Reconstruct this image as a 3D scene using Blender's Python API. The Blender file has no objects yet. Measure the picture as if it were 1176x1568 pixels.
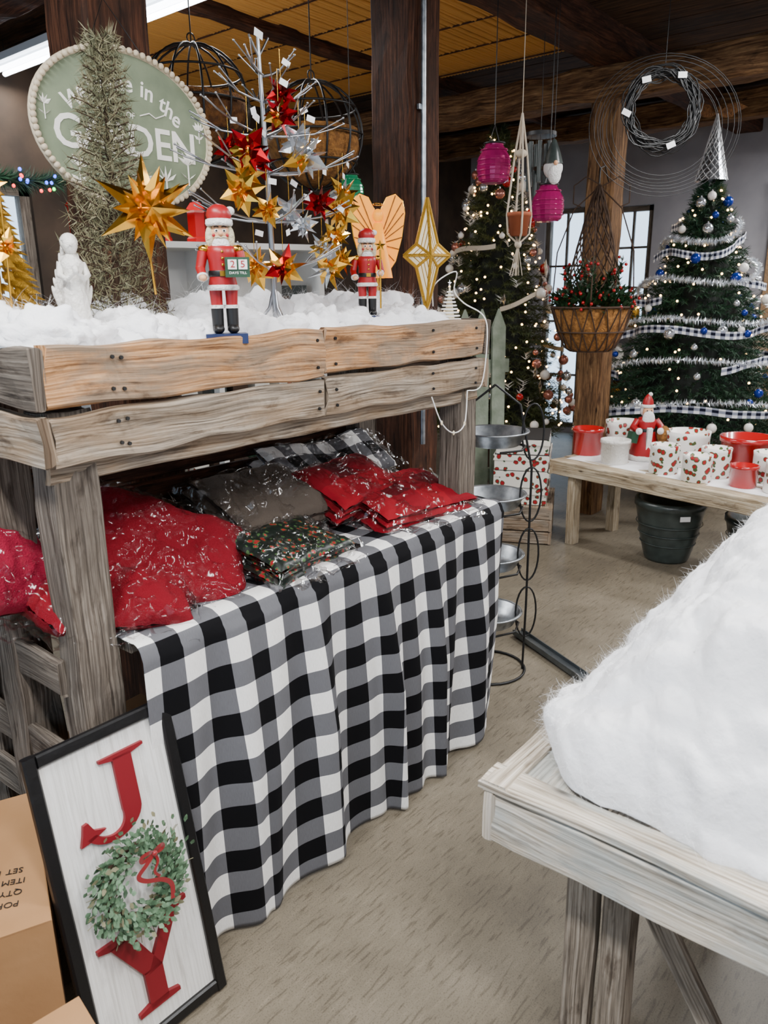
import bpy, math, random
from mathutils import Vector, Matrix, Euler, noise
random.seed(7)
R=random.random
def U(a,b): return a+(b-a)*random.random()
PI=math.pi
# ------------------------------------------------------------------ materials
def rgb(h):
    h=h.lstrip('#'); c=[int(h[i:i+2],16)/255 for i in (0,2,4)]
    return tuple(x/12.92 if x<=.04045 else ((x+.055)/1.055)**2.4 for x in c)+(1,)
def newmat(n):
    m=bpy.data.materials.new(n); m.use_nodes=True
    nt=m.node_tree; b=nt.nodes['Principled BSDF']; return m,nt,b
def N(nt,t,**k):
    n=nt.nodes.new(t)
    for a,v in k.items(): setattr(n,a,v)
    return n
def ramp(nt,stops):
    r=N(nt,'ShaderNodeValToRGB'); e=r.color_ramp.elements
    while len(e)<len(stops): e.new(.5)
    for i,(p,c) in enumerate(stops): e[i].position=p; e[i].color=c
    return r
def mat(name,col,rough=.6,metal=0,col2=None,sc=20,bump=0,bsc=60,emit=0,ecol=None,trans=0,coat=0,alpha=1,sheen=0,sss=0,spec=.5):
    m,nt,b=newmat(name); L=nt.links
    c=rgb(col) if isinstance(col,str) else col
    b.inputs['Base Color'].default_value=c; b.inputs['Roughness'].default_value=rough
    b.inputs['Metallic'].default_value=metal; b.inputs['Specular IOR Level'].default_value=spec
    tc=N(nt,'ShaderNodeTexCoord')
    if col2:
        n=N(nt,'ShaderNodeTexNoise'); n.inputs['Scale'].default_value=sc; n.inputs['Detail'].default_value=5
        L.new(tc.outputs['Object'],n.inputs['Vector'])
        r=ramp(nt,[(.35,c),(.65,rgb(col2))]); L.new(n.outputs['Fac'],r.inputs[0]); L.new(r.outputs[0],b.inputs['Base Color'])
    if bump:
        n=N(nt,'ShaderNodeTexNoise'); n.inputs['Scale'].default_value=bsc; n.inputs['Detail'].default_value=6
        L.new(tc.outputs['Object'],n.inputs['Vector'])
        bp=N(nt,'ShaderNodeBump'); bp.inputs['Strength'].default_value=bump; bp.inputs['Distance'].default_value=.01
        L.new(n.outputs['Fac'],bp.inputs['Height']); L.new(bp.outputs[0],b.inputs['Normal'])
    if emit:
        b.inputs['Emission Color'].default_value=rgb(ecol or col); b.inputs['Emission Strength'].default_value=emit
    if trans: b.inputs['Transmission Weight'].default_value=trans
    if coat: b.inputs['Coat Weight'].default_value=coat
    if alpha<1: b.inputs['Alpha'].default_value=alpha
    if sheen: b.inputs['Sheen Weight'].default_value=sheen
    if sss:
        b.inputs['Subsurface Weight'].default_value=sss; b.inputs['Subsurface Scale'].default_value=.03; b.inputs['Subsurface Radius'].default_value=(1,1,1)
    return m
def wood(name,cols,grain=1.0,rough=.8,tint=None,tintamt=.5,knots=True,bump=.5,stain=1.0):
    m,nt,b=newmat(name); L=nt.links
    uv=N(nt,'ShaderNodeUVMap'); uv.uv_map='UVMap'
    def noi(sx,sy,det=6,dist=0):
        mp=N(nt,'ShaderNodeMapping'); mp.inputs['Scale'].default_value=(sx,sy,1); L.new(uv.outputs[0],mp.inputs[0])
        n=N(nt,'ShaderNodeTexNoise'); n.inputs['Scale'].default_value=1; n.inputs['Detail'].default_value=det; n.inputs['Distortion'].default_value=dist
        n.inputs['Roughness'].default_value=.65
        L.new(mp.outputs[0],n.inputs[0]); return n
    def mul(a,bb,f=1):
        mm=N(nt,'ShaderNodeMix',data_type='RGBA',blend_type='MULTIPLY'); mm.inputs[0].default_value=f; L.new(a,mm.inputs[6]); L.new(bb,mm.inputs[7]); return mm.outputs[2]
    g=noi(4,170*grain,8,.2)
    r=ramp(nt,[(.32,rgb(cols[0])),(.48,rgb(cols[1])),(.66,rgb(cols[2]))]); L.new(g.outputs['Fac'],r.inputs[0])
    out=r.outputs[0]
    if tint:
        p=noi(3.5,12,6,.3); pr=ramp(nt,[(.44,(0,0,0,1)),(.58,(tintamt,)*3+(1,))]); L.new(p.outputs['Fac'],pr.inputs[0])
        mx=N(nt,'ShaderNodeMix',data_type='RGBA'); L.new(pr.outputs[0],mx.inputs[0]); L.new(out,mx.inputs[6]); mx.inputs[7].default_value=rgb(tint); out=mx.outputs[2]
        g2=ramp(nt,[(.3,(.6,.58,.55,1)),(.55,(1.08,1.08,1.08,1))]); L.new(g.outputs['Fac'],g2.inputs[0]); out=mul(out,g2.outputs[0],.8)
    d=noi(6,26,8,.5); dr=ramp(nt,[(.34,(.36,.32,.29,1)),(.46,(1,1,1,1))]); L.new(d.outputs['Fac'],dr.inputs[0])
    out=mul(out,dr.outputs[0],stain)
    ck=noi(1.6,75,3,.1); cr=ramp(nt,[(.485,(1,1,1,1)),(.5,(.25,.21,.19,1)),(.515,(1,1,1,1))]); L.new(ck.outputs['Fac'],cr.inputs[0])
    out=mul(out,cr.outputs[0],.5*stain)
    if knots:
        mp=N(nt,'ShaderNodeMapping'); mp.inputs['Scale'].default_value=(3.2,9,1); L.new(uv.outputs[0],mp.inputs[0])
        v=N(nt,'ShaderNodeTexVoronoi'); v.inputs['Scale'].default_value=1; L.new(mp.outputs[0],v.inputs[0])
        kr=ramp(nt,[(.035,(.10,.07,.05,1)),(.09,(1,1,1,1))]); L.new(v.outputs['Distance'],kr.inputs[0])
        out=mul(out,kr.outputs[0],.9)
    L.new(out,b.inputs['Base Color']); b.inputs['Roughness'].default_value=rough; b.inputs['Specular IOR Level'].default_value=.25
    bp=N(nt,'ShaderNodeBump'); bp.inputs['Strength'].default_value=bump; bp.inputs['Distance'].default_value=.004
    L.new(g.outputs['Fac'],bp.inputs['Height']); L.new(bp.outputs[0],b.inputs['Normal'])
    return m
def checker(name,s,cols,rough=.85):
    m,nt,b=newmat(name); L=nt.links
    uv=N(nt,'ShaderNodeUVMap'); uv.uv_map='UVMap'
    sep=N(nt,'ShaderNodeSeparateXYZ'); L.new(uv.outputs[0],sep.inputs[0])
    def band(o):
        a=N(nt,'ShaderNodeMath',operation='MULTIPLY'); a.inputs[1].default_value=1/(2*s); L.new(o,a.inputs[0])
        f=N(nt,'ShaderNodeMath',operation='FRACT'); L.new(a.outputs[0],f.inputs[0])
        c=N(nt,'ShaderNodeMath',operation='GREATER_THAN'); c.inputs[1].default_value=.5; L.new(f.outputs[0],c.inputs[0]); return c.outputs[0]
    A=band(sep.outputs[0]); B_=band(sep.outputs[1])
    ad=N(nt,'ShaderNodeMath',operation='ADD'); L.new(A,ad.inputs[0]); L.new(B_,ad.inputs[1])
    h=N(nt,'ShaderNodeMath',operation='MULTIPLY'); h.inputs[1].default_value=.5; L.new(ad.outputs[0],h.inputs[0])
    r=ramp(nt,[(0,rgb(cols[0])),(.4,rgb(cols[1])),(.9,rgb(cols[2]))]); r.color_ramp.interpolation='CONSTANT'
    L.new(h.outputs[0],r.inputs[0])
    mp=N(nt,'ShaderNodeMapping'); mp.inputs['Scale'].default_value=(900,60,1); L.new(uv.outputs[0],mp.inputs[0])
    n=N(nt,'ShaderNodeTexNoise'); n.inputs['Scale'].default_value=1; L.new(mp.outputs[0],n.inputs[0])
    nr=ramp(nt,[(.3,(.7,.7,.7,1)),(.7,(1.0,1.0,1.0,1))]); L.new(n.outputs['Fac'],nr.inputs[0])
    mx=N(nt,'ShaderNodeMix',data_type='RGBA',blend_type='MULTIPLY'); mx.inputs[0].default_value=.5; L.new(r.outputs[0],mx.inputs[6]); L.new(nr.outputs[0],mx.inputs[7])
    L.new(mx.outputs[2],b.inputs['Base Color']); b.inputs['Roughness'].default_value=rough; b.inputs['Specular IOR Level'].default_value=.15
    return m
def plastic(name,op=.03,bl=.12,sc=7,mxv=.5):
    m=bpy.data.materials.new(name); m.use_nodes=True; nt=m.node_tree; nt.nodes.clear(); L=nt.links
    o=N(nt,'ShaderNodeOutputMaterial'); t=N(nt,'ShaderNodeBsdfTransparent'); g=N(nt,'ShaderNodeBsdfGlossy'); g.inputs['Roughness'].default_value=.13
    mx=N(nt,'ShaderNodeMixShader'); fr=N(nt,'ShaderNodeLayerWeight'); fr.inputs['Blend'].default_value=bl
    tc=N(nt,'ShaderNodeTexCoord'); n=N(nt,'ShaderNodeTexNoise'); n.inputs['Scale'].default_value=sc; n.inputs['Detail'].default_value=1.0; n.inputs['Distortion'].default_value=1.6
    L.new(tc.outputs['Object'],n.inputs['Vector']); bp=N(nt,'ShaderNodeBump'); bp.inputs['Strength'].default_value=.7; bp.inputs['Distance'].default_value=.03
    L.new(n.outputs['Fac'],bp.inputs['Height']); L.new(bp.outputs[0],g.inputs['Normal']); L.new(bp.outputs[0],fr.inputs['Normal'])
    ma=N(nt,'ShaderNodeMath',operation='ADD'); ma.inputs[1].default_value=op
    L.new(fr.outputs['Fresnel'],ma.inputs[0]); ma.use_clamp=True
    mi_=N(nt,'ShaderNodeMath',operation='MINIMUM'); mi_.inputs[1].default_value=mxv; L.new(ma.outputs[0],mi_.inputs[0])
    L.new(mi_.outputs[0],mx.inputs[0]); L.new(t.outputs[0],mx.inputs[1]); L.new(g.outputs[0],mx.inputs[2]); L.new(mx.outputs[0],o.inputs[0])
    return m
M={}
M['orange']=wood('reclaimed_wood_warm',('#66422a','#b28256','#cda47a'),tint='#877664',tintamt=.9,stain=.9)
M['grey']=wood('reclaimed_wood_grey',('#4a4138','#8a7d6e','#aea190'),tint='#94785a',tintamt=.5,stain=.9)
M['greyd']=wood('reclaimed_wood_darkgrey',('#352e28','#665c52','#8a8074'),tint='#564f48',tintamt=.5,stain=.9)
M['pale']=wood('whitewashed_wood',('#7b6e5e','#bcb09e','#dad2c6'),tint='#a5aaa7',tintamt=.75,stain=.7)
M['pale2']=wood('worn_bench_wood',('#75654e','#b5a58b','#d3c7b2'),tint='#9b8565',tintamt=.5,stain=.8)
M['leg']=wood('weathered_leg_wood',('#3d352c','#7f7365','#a89d8e'),tint='#5f564c',tintamt=.6)
M['post']=wood('dark_timber',('#1f120b','#452819','#603c28'),grain=.5,tint='#2d1b11',tintamt=.8)
M['beam']=wood('barn_beam',('#302214','#6a4b30','#93734e'),grain=.4,tint='#4a331f',tintamt=.6)
M['dark']=wood('dark_ceiling_boards',('#1b120b','#38271a','#543b27'),grain=.3)
M['slat']=wood('ceiling_reed_mat',('#946029','#d39a4c','#ecc07a'),grain=.8,knots=False,stain=.5)
M['white']=mat('white_paint','#e9e7e2',.5)
M['whiteh']=mat('white_sign_paint','#f2efe6',.6)
M['cotton']=mat('cotton_batting','#f7f7fa',1,sheen=.3,bump=.45,bsc=60,spec=.05,sss=.35)
M['fibre']=mat('cotton_fibre','#ffffff',1,spec=.05)
M['gold']=mat('gold_foil','#e0ab40',.22,1)
M['goldg']=mat('gold_glitter','#c09638',.4,1,bump=.8,bsc=400)
M['redf']=mat('red_foil','#950f19',.25,1)
M['silver']=mat('silver_metal','#a2a5aa',.28,1)
M['clear']=mat('clear_acrylic','#d6dce2',.08,.8,spec=.8)
M['black']=mat('black_metal','#0c0c0d',.45)
M['blackp']=mat('black_frame_paint','#08080a',.4,bump=.2,bsc=30)
M['galv']=mat('galvanized_steel','#8f959b',.35,.9,col2='#b8bdc2',sc=30)
M['galvd']=mat('dark_galvanized_steel','#5a6064',.4,.8,col2='#787e80',sc=10)
M['red']=mat('red_paint','#9a0f17',.4)
M['signred']=mat('sign_letter_red','#7a0f1b',.5)
M['redglaze']=mat('red_glaze','#a80f14',.18,coat=.6)
M['redfab']=mat('red_fabric','#76091a',.9,bump=.5,bsc=250,spec=.2)
M['pinkfab']=mat('deep_pink_fabric','#850f2c',.9,bump=.5,bsc=250,spec=.2)
M['whiteglaze']=mat('white_ceramic','#e2dfd8',.3,bump=.9,bsc=70)
M['skin']=mat('painted_skin','#dda67d',.5)
M['fur']=mat('white_fur','#f2f0ec',1,bump=1,bsc=150,sheen=.5)
M['hair']=mat('cream_hair','#dccfae',1,bump=1,bsc=120)
M['blue']=mat('blue_base','#14264f',.5)
M['greenbox']=mat('green_block','#16402a',.6)
M['cardb']=mat('cardboard','#a0754a',.85,col2='#af8358',sc=4,bump=.1,bsc=30)
M['tape']=mat('brown_tape','#7c5430',.3)
M['ink']=mat('black_ink','#1a1512',.8)
M['sage']=mat('sage_paint','#6c7860',.75,col2='#7f8b70',sc=12)
M['cream']=mat('cream_beads','#cdbda2',.6)
M['needle']=mat('pine_needles','#0c2a17',.7,col2='#174024',sc=6)
M['needle2']=mat('pine_needles_warm','#26331a',.7,col2='#434d27',sc=6)
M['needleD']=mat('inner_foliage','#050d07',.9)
M['frost']=mat('frosted_needles','#867f60',.7,col2='#63654b',sc=20)
M['trunk']=mat('bark','#3f2c1e',.9)
M['tinsel']=mat('silver_tinsel','#dfe4ea',.3,.7)
M['coir']=mat('coir_fibre','#7a4f25',1,col2='#52331a',sc=50,bump=1,bsc=120)
M['coirw']=mat('coir_tan','#a06d34',1,col2='#734b22',sc=60,bump=1,bsc=120)
M['holly']=mat('holly_leaf','#173318',.4)
M['leaf']=mat('wreath_leaf','#3f5a40',.6,col2='#6b8a6a',sc=60)
M['berry']=mat('red_berry','#a00c12',.25)
M['terra']=mat('terracotta','#99502f',.8)
M['rope']=mat('cotton_rope','#bfb19c',.9)
M['pinkg']=mat('magenta_glass','#8c1150',.1,.3,emit=.05,ecol='#ff3aa0')
M['greeng']=mat('green_glass','#1d6b4a',.1,.2,emit=.05,ecol='#30ff9a')
M['potg']=mat('charcoal_glaze','#2c3331',.3,col2='#3c4441',sc=15)
M['warm']=mat('warm_bulb','#ffd9a0',.5,emit=16,ecol='#ffca80')
M['glow']=mat('lit_capiz','#f0a000',.45,emit=.8,ecol='#ff8a00')
M['glowl']=mat('lantern_panel','#dccfae',.4,emit=.12,ecol='#ffe0a8')
M['candle']=mat('lit_candle','#ffd9a0',.5,emit=3,ecol='#ffb868')
M['tube']=mat('fluorescent_tube','#ffffff',.5,emit=14,ecol='#f0f6ff')
M['fixt']=mat('fixture_white','#dfe3e6',.4)
M['tag']=mat('price_tag','#f1f1f1',.6)
M['picket']=mat('sage_grey_paint','#707b68',.8,col2='#8b9483',sc=12,bump=.3)
M['orn_w']=mat('pearl_ornament','#e8e4dc',.25); M['orn_b']=mat('blue_ornament','#12308c',.15,.4); M['orn_p']=mat('rose_gold_ornament','#b97868',.2,.6)
M['check']=checker('black_white_buffalo_check',.066,('#f4f2ee','#66666a','#08080b'))
M['ribck']=checker('checked_ribbon',.02,('#f4f4f6','#9095a5','#15182a'))
M['redck']=checker('red_plaid_fabric',.11,('#8c0f1e','#7c0c1b','#560712'))
M['bag']=plastic('clear_plastic_bag',.02,.13,8,.45)
M['bagd']=plastic('clear_plastic_wrap',.04,.17,9,.5)
def spotty(name,base,c1,c2,sc,th=(.52,.64)):
    m,nt,b=newmat(name); L=nt.links; tc=N(nt,'ShaderNodeTexCoord')
    v=N(nt,'ShaderNodeTexVoronoi'); v.inputs['Scale'].default_value=sc; L.new(tc.outputs['Object'],v.inputs['Vector'])
    n=N(nt,'ShaderNodeTexNoise'); n.inputs['Scale'].default_value=sc*1.3; L.new(tc.outputs['Object'],n.inputs['Vector'])
    ad=N(nt,'ShaderNodeMath',operation='MULTIPLY_ADD'); ad.inputs[1].default_value=.5; L.new(n.outputs['Fac'],ad.inputs[0]); L.new(v.outputs['Distance'],ad.inputs[2])
    r=ramp(nt,[(0,rgb(c1)),(th[0],rgb(c2)),(th[1],rgb(base))]); r.color_ramp.interpolation='CONSTANT'
    L.new(ad.outputs[0],r.inputs[0]); L.new(r.outputs[0],b.inputs['Base Color']); b.inputs['Roughness'].default_value=.4
    return m
M['pprint']=spotty('poinsettia_print','#efece6','#a0141c','#41592f',26)
M['gprint']=spotty('holly_print_fabric','#0f1a14','#981820','#3c5a30',45)
M['boxprint']=spotty('gift_box_print','#e6e0d4','#9c1620','#34502c',24,(.52,.62))
# ------------------------------------------------------------------ builder
class B:
    def __init__(s): s.v=[];s.f=[];s.m=[];s.s=[];s.uv=[];s.mats=[]
    def mi(s,k):
        m=M[k]
        if m not in s.mats: s.mats.append(m)
        return s.mats.index(m)
    def add(s,vs,fs,k,smooth=False,uvs=None,T=None):
        o=len(s.v)
        if T is not None: vs=[T@Vector(v) for v in vs]
        s.v+= [tuple(v) for v in vs]; i=s.mi(k)
        for j,f in enumerate(fs):
            s.f.append([a+o for a in f]); s.m.append(i); s.s.append(smooth)
            s.uv.append(uvs[j] if uvs else [(0,0)]*len(f))
    def box(s,c,sz,k,rot=(0,0,0)):
        T=Matrix.Translation(c)@Euler(rot).to_matrix().to_4x4()
        x,y,z=[a/2 for a in sz]
        vs=[(-x,-y,-z),(x,-y,-z),(x,y,-z),(-x,y,-z),(-x,-y,z),(x,-y,z),(x,y,z),(-x,y,z)]
        fs=[(0,3,2,1),(4,5,6,7),(0,1,5,4),(1,2,6,5),(2,3,7,6),(3,0,4,7)]
        la=max(range(3),key=lambda i:sz[i]); ob=U(0,50),U(0,50); uvs=[]
        for n,f in enumerate(fs):
            na=[2,2,1,0,1,0][n]; ax=[a for a in range(3) if a!=na]
            if la in ax: ax.remove(la); a,b=la,ax[0]
            else: a,b=ax
            uvs.append([(vs[i][a]+ob[0],vs[i][b]+ob[1]+n) for i in f])
        s.add(vs,fs,k,False,uvs,T)
    def plank(s,c,sz,k,rot=(0,0,0),seg=16,jit=.002,bev=.004):
        la=max(range(3),key=lambda i:sz[i]); o=[a for a in range(3) if a!=la]
        L=sz[la]; a,b=sz[o[0]]/2,sz[o[1]]/2; bv=min(bev,a*.4,b*.4)
        ring=[(-a+bv,-b),(0,-b),(a-bv,-b),(a,-b+bv),(a,0),(a,b-bv),(a-bv,b),(0,b),(-a+bv,b),(-a,b-bv),(-a,0),(-a,-b+bv)]
        n=len(ring); vs=[];per=[0]
        for i in range(n):
            p,q=ring[i],ring[(i+1)%n]; per.append(per[-1]+math.hypot(p[0]-q[0],p[1]-q[1]))
        ph=[U(0,99) for _ in range(3)]
        for i in range(seg+1):
            t=-L/2+L*i/seg
            for (p,q) in ring:
                w=[0,0,0]; w[la]=t + (U(-1,1)*jit if i in(0,seg) else 0)
                dp=jit*noise.noise(Vector((t*6+ph[0],p*20,q*20)))*1.6; dq=jit*noise.noise(Vector((t*6+ph[1],p*20+9,q*20)))*1.6
                w[o[0]]=p+dp; w[o[1]]=q+dq; vs.append(tuple(w))
        fs=[];uvs=[];ou,ov=U(0,50),U(0,50)
        for i in range(seg):
            for j in range(n):
                A=i*n+j;Bq=i*n+(j+1)%n;C=A+n;D=Bq+n
                fs.append((A,Bq,D,C)); u0=ou+L*i/seg;u1=ou+L*(i+1)/seg
                uvs.append([(u0,ov+per[j]),(u0,ov+per[j+1]),(u1,ov+per[j+1]),(u1,ov+per[j])])
        fs.append(tuple(range(n))[::-1]); uvs.append([(ou+ring[j][1]*.1,ov+ring[j][0]) for j in range(n)][::-1])
        fs.append(tuple(seg*n+j for j in range(n))); uvs.append([(ou+3+ring[j][1]*.1,ov+ring[j][0]) for j in range(n)])
        T=Matrix.Translation(c)@Euler(rot).to_matrix().to_4x4()
        if la==1: fs=[tuple(reversed(f)) for f in fs]; uvs=[list(reversed(u)) for u in uvs]
        s.add(vs,fs,k,False,uvs,T)
    def cyl(s,p0,p1,r0,r1,k,n=12,caps=True,smooth=True):
        p0=Vector(p0);p1=Vector(p1);d=(p1-p0)
        if d.length<1e-6: return
        q=d.to_track_quat('Z','Y').to_matrix()
        vs=[];L=d.length
        for (p,r) in ((p0,r0),(p1,r1)):
            for i in range(n):
                a=2*PI*i/n; vs.append(p+q@Vector((r*math.cos(a),r*math.sin(a),0)))
        fs=[(i,(i+1)%n,n+(i+1)%n,n+i) for i in range(n)]
        uvs=[[(0,i*.05),(0,i*.05+.05),(L,i*.05+.05),(L,i*.05)] for i in range(n)]
        s.add(vs,fs,k,smooth,uvs)
        if caps: s.add(vs,[tuple(range(n))[::-1],tuple(range(n,2*n))],k,False)
    def ell(s,c,r,k,n=14,m=9,rot=(0,0,0),fn=None):
        if isinstance(r,(int,float)): r=(r,r,r)
        T=Matrix.Translation(c)@Euler(rot).to_matrix().to_4x4(); vs=[]
        for j in range(m+1):
            th=PI*j/m
            for i in range(n):
                a=2*PI*i/n; p=Vector((math.sin(th)*math.cos(a),math.sin(th)*math.sin(a),math.cos(th)))
                q=fn(p) if fn else 1
                vs.append((p.x*r[0]*q,p.y*r[1]*q,p.z*r[2]*q))
        fs=[(j*n+i,(j+1)*n+i,(j+1)*n+(i+1)%n,j*n+(i+1)%n) for j in range(m) for i in range(n)]
        s.add(vs,fs,k,True,None,T)
    def lathe(s,prof,c,k,n=28,rot=(0,0,0),smooth=True,mod=None):
        T=Matrix.Translation(c)@Euler(rot).to_matrix().to_4x4(); vs=[]
        for j,(r,z) in enumerate(prof):
            for i in range(n):
                a=2*PI*i/n; rr=r*(mod(a,z) if mod else 1); vs.append((rr*math.cos(a),rr*math.sin(a),z))
        fs=[(j*n+i,j*n+(i+1)%n,(j+1)*n+(i+1)%n,(j+1)*n+i) for j in range(len(prof)-1) for i in range(n)]
        s.add(vs,fs,k,smooth,None,T)
    def tube(s,pts,r,k,n=6,closed=False):
        pts=[Vector(p) for p in pts]; m=len(pts); vs=[]; up=None
        for i,p in enumerate(pts):
            if closed: t=pts[(i+1)%m]-pts[i-1]
            else: t=pts[min(i+1,m-1)]-pts[max(i-1,0)]
            if t.length<1e-9: t=Vector((0,0,1))
            t.normalize()
            if up is None: up=t.orthogonal().normalized()
            up=(up-t*up.dot(t))
            if up.length<1e-6: up=t.orthogonal()
            up.normalize(); b=t.cross(up)
            rr=r[i] if isinstance(r,(list,tuple)) else r
            for j in range(n):
                a=2*PI*j/n; vs.append(p+(up*math.cos(a)+b*math.sin(a))*rr)
        e=m if closed else m-1
        fs=[(i*n+j,i*n+(j+1)%n,((i+1)%m)*n+(j+1)%n,((i+1)%m)*n+j) for i in range(e) for j in range(n)]
        s.add(vs,fs,k,True)
        if not closed: s.add(vs,[tuple(range(n))[::-1],tuple((m-1)*n+j for j in range(n))],k,True)
    def extr(s,poly,d,k,T=None):
        n=len(poly); vs=[(x,y,0) for x,y in poly]+[(x,y,d) for x,y in poly]
        fs=[tuple(range(n))[::-1],tuple(range(n,2*n))]+[(i,(i+1)%n,n+(i+1)%n,n+i) for i in range(n)]
        s.add(vs,fs,k,False,None,T)
    def grid(s,fn,nu,nv,k,uvf=None):
        vs=[];uu=[]
        for j in range(nv+1):
            for i in range(nu+1):
                vs.append(fn(i/nu,j/nv)); uu.append(uvf(i/nu,j/nv) if uvf else (i/nu,j/nv))
        fs=[];uvs=[]
        for j in range(nv):
            for i in range(nu):
                f=(j*(nu+1)+i,j*(nu+1)+i+1,(j+1)*(nu+1)+i+1,(j+1)*(nu+1)+i); fs.append(f); uvs.append([uu[a] for a in f])
        s.add(vs,fs,k,True,uvs)
    def ring(s,c,r,tr,k,rot=(0,0,0),n=28):
        T=Matrix.Translation(c)@Euler(rot).to_matrix().to_4x4()
        s.tube([T@Vector((r*math.cos(2*PI*i/n),r*math.sin(2*PI*i/n),0)) for i in range(n)],tr,k,6,True)
    def text(s,t,size,T,k,ext=.002,align='CENTER',off=0):
        cu=bpy.data.curves.new('t','FONT'); cu.body=t; cu.size=size; cu.extrude=ext; cu.align_x=align; cu.align_y='CENTER'; cu.resolution_u=3; cu.offset=off
        ob=bpy.data.objects.new('t',cu); bpy.context.scene.collection.objects.link(ob)
        bpy.context.view_layer.update(); dg=bpy.context.evaluated_depsgraph_get()
        me=bpy.data.meshes.new_from_object(ob.evaluated_get(dg))
        s.add([v.co for v in me.vertices],[tuple(p.vertices) for p in me.polygons],k,False,None,T)
        bpy.data.objects.remove(ob); bpy.data.meshes.remove(me); bpy.data.curves.remove(cu)
    def strip(s,pts,w,k,side=Vector((0,0,1)),uvl=None):
        vs=[]
        for i,p in enumerate(pts):
            p=Vector(p); vs+=[p-side*w/2,p+side*w/2]
        n=len(pts); uv=None
        if uvl: uv=[[(i/n*uvl,0),((i+1)/n*uvl,0),((i+1)/n*uvl,w),(i/n*uvl,w)] for i in range(n-1)]
        s.add(vs,[(2*i,2*i+2,2*i+3,2*i+1) for i in range(n-1)],k,True,uv)
    def build(s,name,loc=(0,0,0),rot=(0,0,0),scale=1,parent=None):
        me=bpy.data.meshes.new(name); me.from_pydata(s.v,[],s.f)
        for m in s.mats: me.materials.append(m)
        me.polygons.foreach_set('material_index',s.m); me.polygons.foreach_set('use_smooth',s.s)
        ul=me.uv_layers.new(name='UVMap'); flat=[]
        for u in s.uv:
            for a in u: flat+= [a[0],a[1]]
        ul.data.foreach_set('uv',flat); me.update()
        o=bpy.data.objects.new(name,me); bpy.context.scene.collection.objects.link(o)
        o.location=loc; o.rotation_euler=rot; o.scale=(scale,)*3 if isinstance(scale,(int,float)) else scale
        if parent: o.parent=parent
        return o
def TM(c,rot=(0,0,0)): return Matrix.Translation(c)@Euler(rot).to_matrix().to_4x4()
def smooth(pts,n=8):
    pts=[Vector(p) for p in pts]; out=[]
    for i in range(len(pts)-1):
        p0,p1,p2,p3=pts[max(0,i-1)],pts[i],pts[i+1],pts[min(len(pts)-1,i+2)]
        for j in range(n):
            t=j/n; out.append(.5*((2*p1)+(p2-p0)*t+(2*p0-5*p1+4*p2-p3)*t*t+(3*p1-p0-3*p2+p3)*t**3))
    return out+[pts[-1]]
# ------------------------------------------------------------------ room shell
CZ=3.12
X0,X1,Y0,Y1=-1.6,8.2,-1.6,5.4
m,nt,b=newmat('worn_concrete'); L=nt.links; tc=N(nt,'ShaderNodeTexCoord')
n1=N(nt,'ShaderNodeTexNoise'); n1.inputs['Scale'].default_value=1.8; n1.inputs['Detail'].default_value=8; n1.inputs['Roughness'].default_value=.65
n2=N(nt,'ShaderNodeTexNoise'); n2.inputs['Scale'].default_value=260; n2.inputs['Detail'].default_value=3
mp=N(nt,'ShaderNodeMapping'); mp.inputs['Rotation'].default_value=(0,0,.55); mp.inputs['Scale'].default_value=(14,95,1)
n3=N(nt,'ShaderNodeTexNoise'); n3.inputs['Scale'].default_value=1; n3.inputs['Detail'].default_value=5
for n in (n1,n2): L.new(tc.outputs['Object'],n.inputs['Vector'])
L.new(tc.outputs['Object'],mp.inputs[0]); L.new(mp.outputs[0],n3.inputs['Vector'])
r1=ramp(nt,[(.3,rgb('#5f574a')),(.5,rgb('#736a5a')),(.72,rgb('#877d6c'))]); L.new(n1.outputs['Fac'],r1.inputs[0])
r2=ramp(nt,[(.34,(.58,.56,.54,1)),(.47,(1,1,1,1)),(.64,(1,1,1,1)),(.74,(1.28,1.28,1.28,1))]); L.new(n2.outputs['Fac'],r2.inputs[0])
r3=ramp(nt,[(.36,(.58,.56,.54,1)),(.44,(1,1,1,1)),(.58,(1,1,1,1)),(.68,(1.2,1.2,1.2,1))]); L.new(n3.outputs['Fac'],r3.inputs[0])
mx=N(nt,'ShaderNodeMix',data_type='RGBA',blend_type='MULTIPLY'); mx.inputs[0].default_value=.75; L.new(r1.outputs[0],mx.inputs[6]); L.new(r2.outputs[0],mx.inputs[7])
mx2=N(nt,'ShaderNodeMix',data_type='RGBA',blend_type='MULTIPLY'); mx2.inputs[0].default_value=.8; L.new(mx.outputs[2],mx2.inputs[6]); L.new(r3.outputs[0],mx2.inputs[7])
L.new(mx2.outputs[2],b.inputs['Base Color']); b.inputs['Roughness'].default_value=.5
bp=N(nt,'ShaderNodeBump'); bp.inputs['Strength'].default_value=.2; bp.inputs['Distance'].default_value=.003; L.new(n3.outputs['Fac'],bp.inputs['Height']); L.new(bp.outputs[0],b.inputs['Normal'])
M['floor']=m
M['wallg']=mat('grey_plaster','#a5a3a8',.8,col2='#95949a',sc=3)
M['walld']=mat('dark_barn_wall','#453629',.85,col2='#30251b',sc=4)
M['glassw']=mat('window_glass','#cfe4f5',.05,alpha=.06)
o=B(); o.box(((X0+X1)/2,(Y0+Y1)/2,-.05),(X1-X0+.4,Y1-Y0+.4,.1),'floor'); o.build('floor')
o=B(); o.box(((X0+X1)/2,(Y0+Y1)/2,CZ+.06),(X1-X0+.4,Y1-Y0+.4,.08),'dark')
for i in range(34): o.box((X0+.15+i*.29,(Y0+Y1)/2,CZ+.01),(.275,Y1-Y0,.02),'dark')
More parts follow.
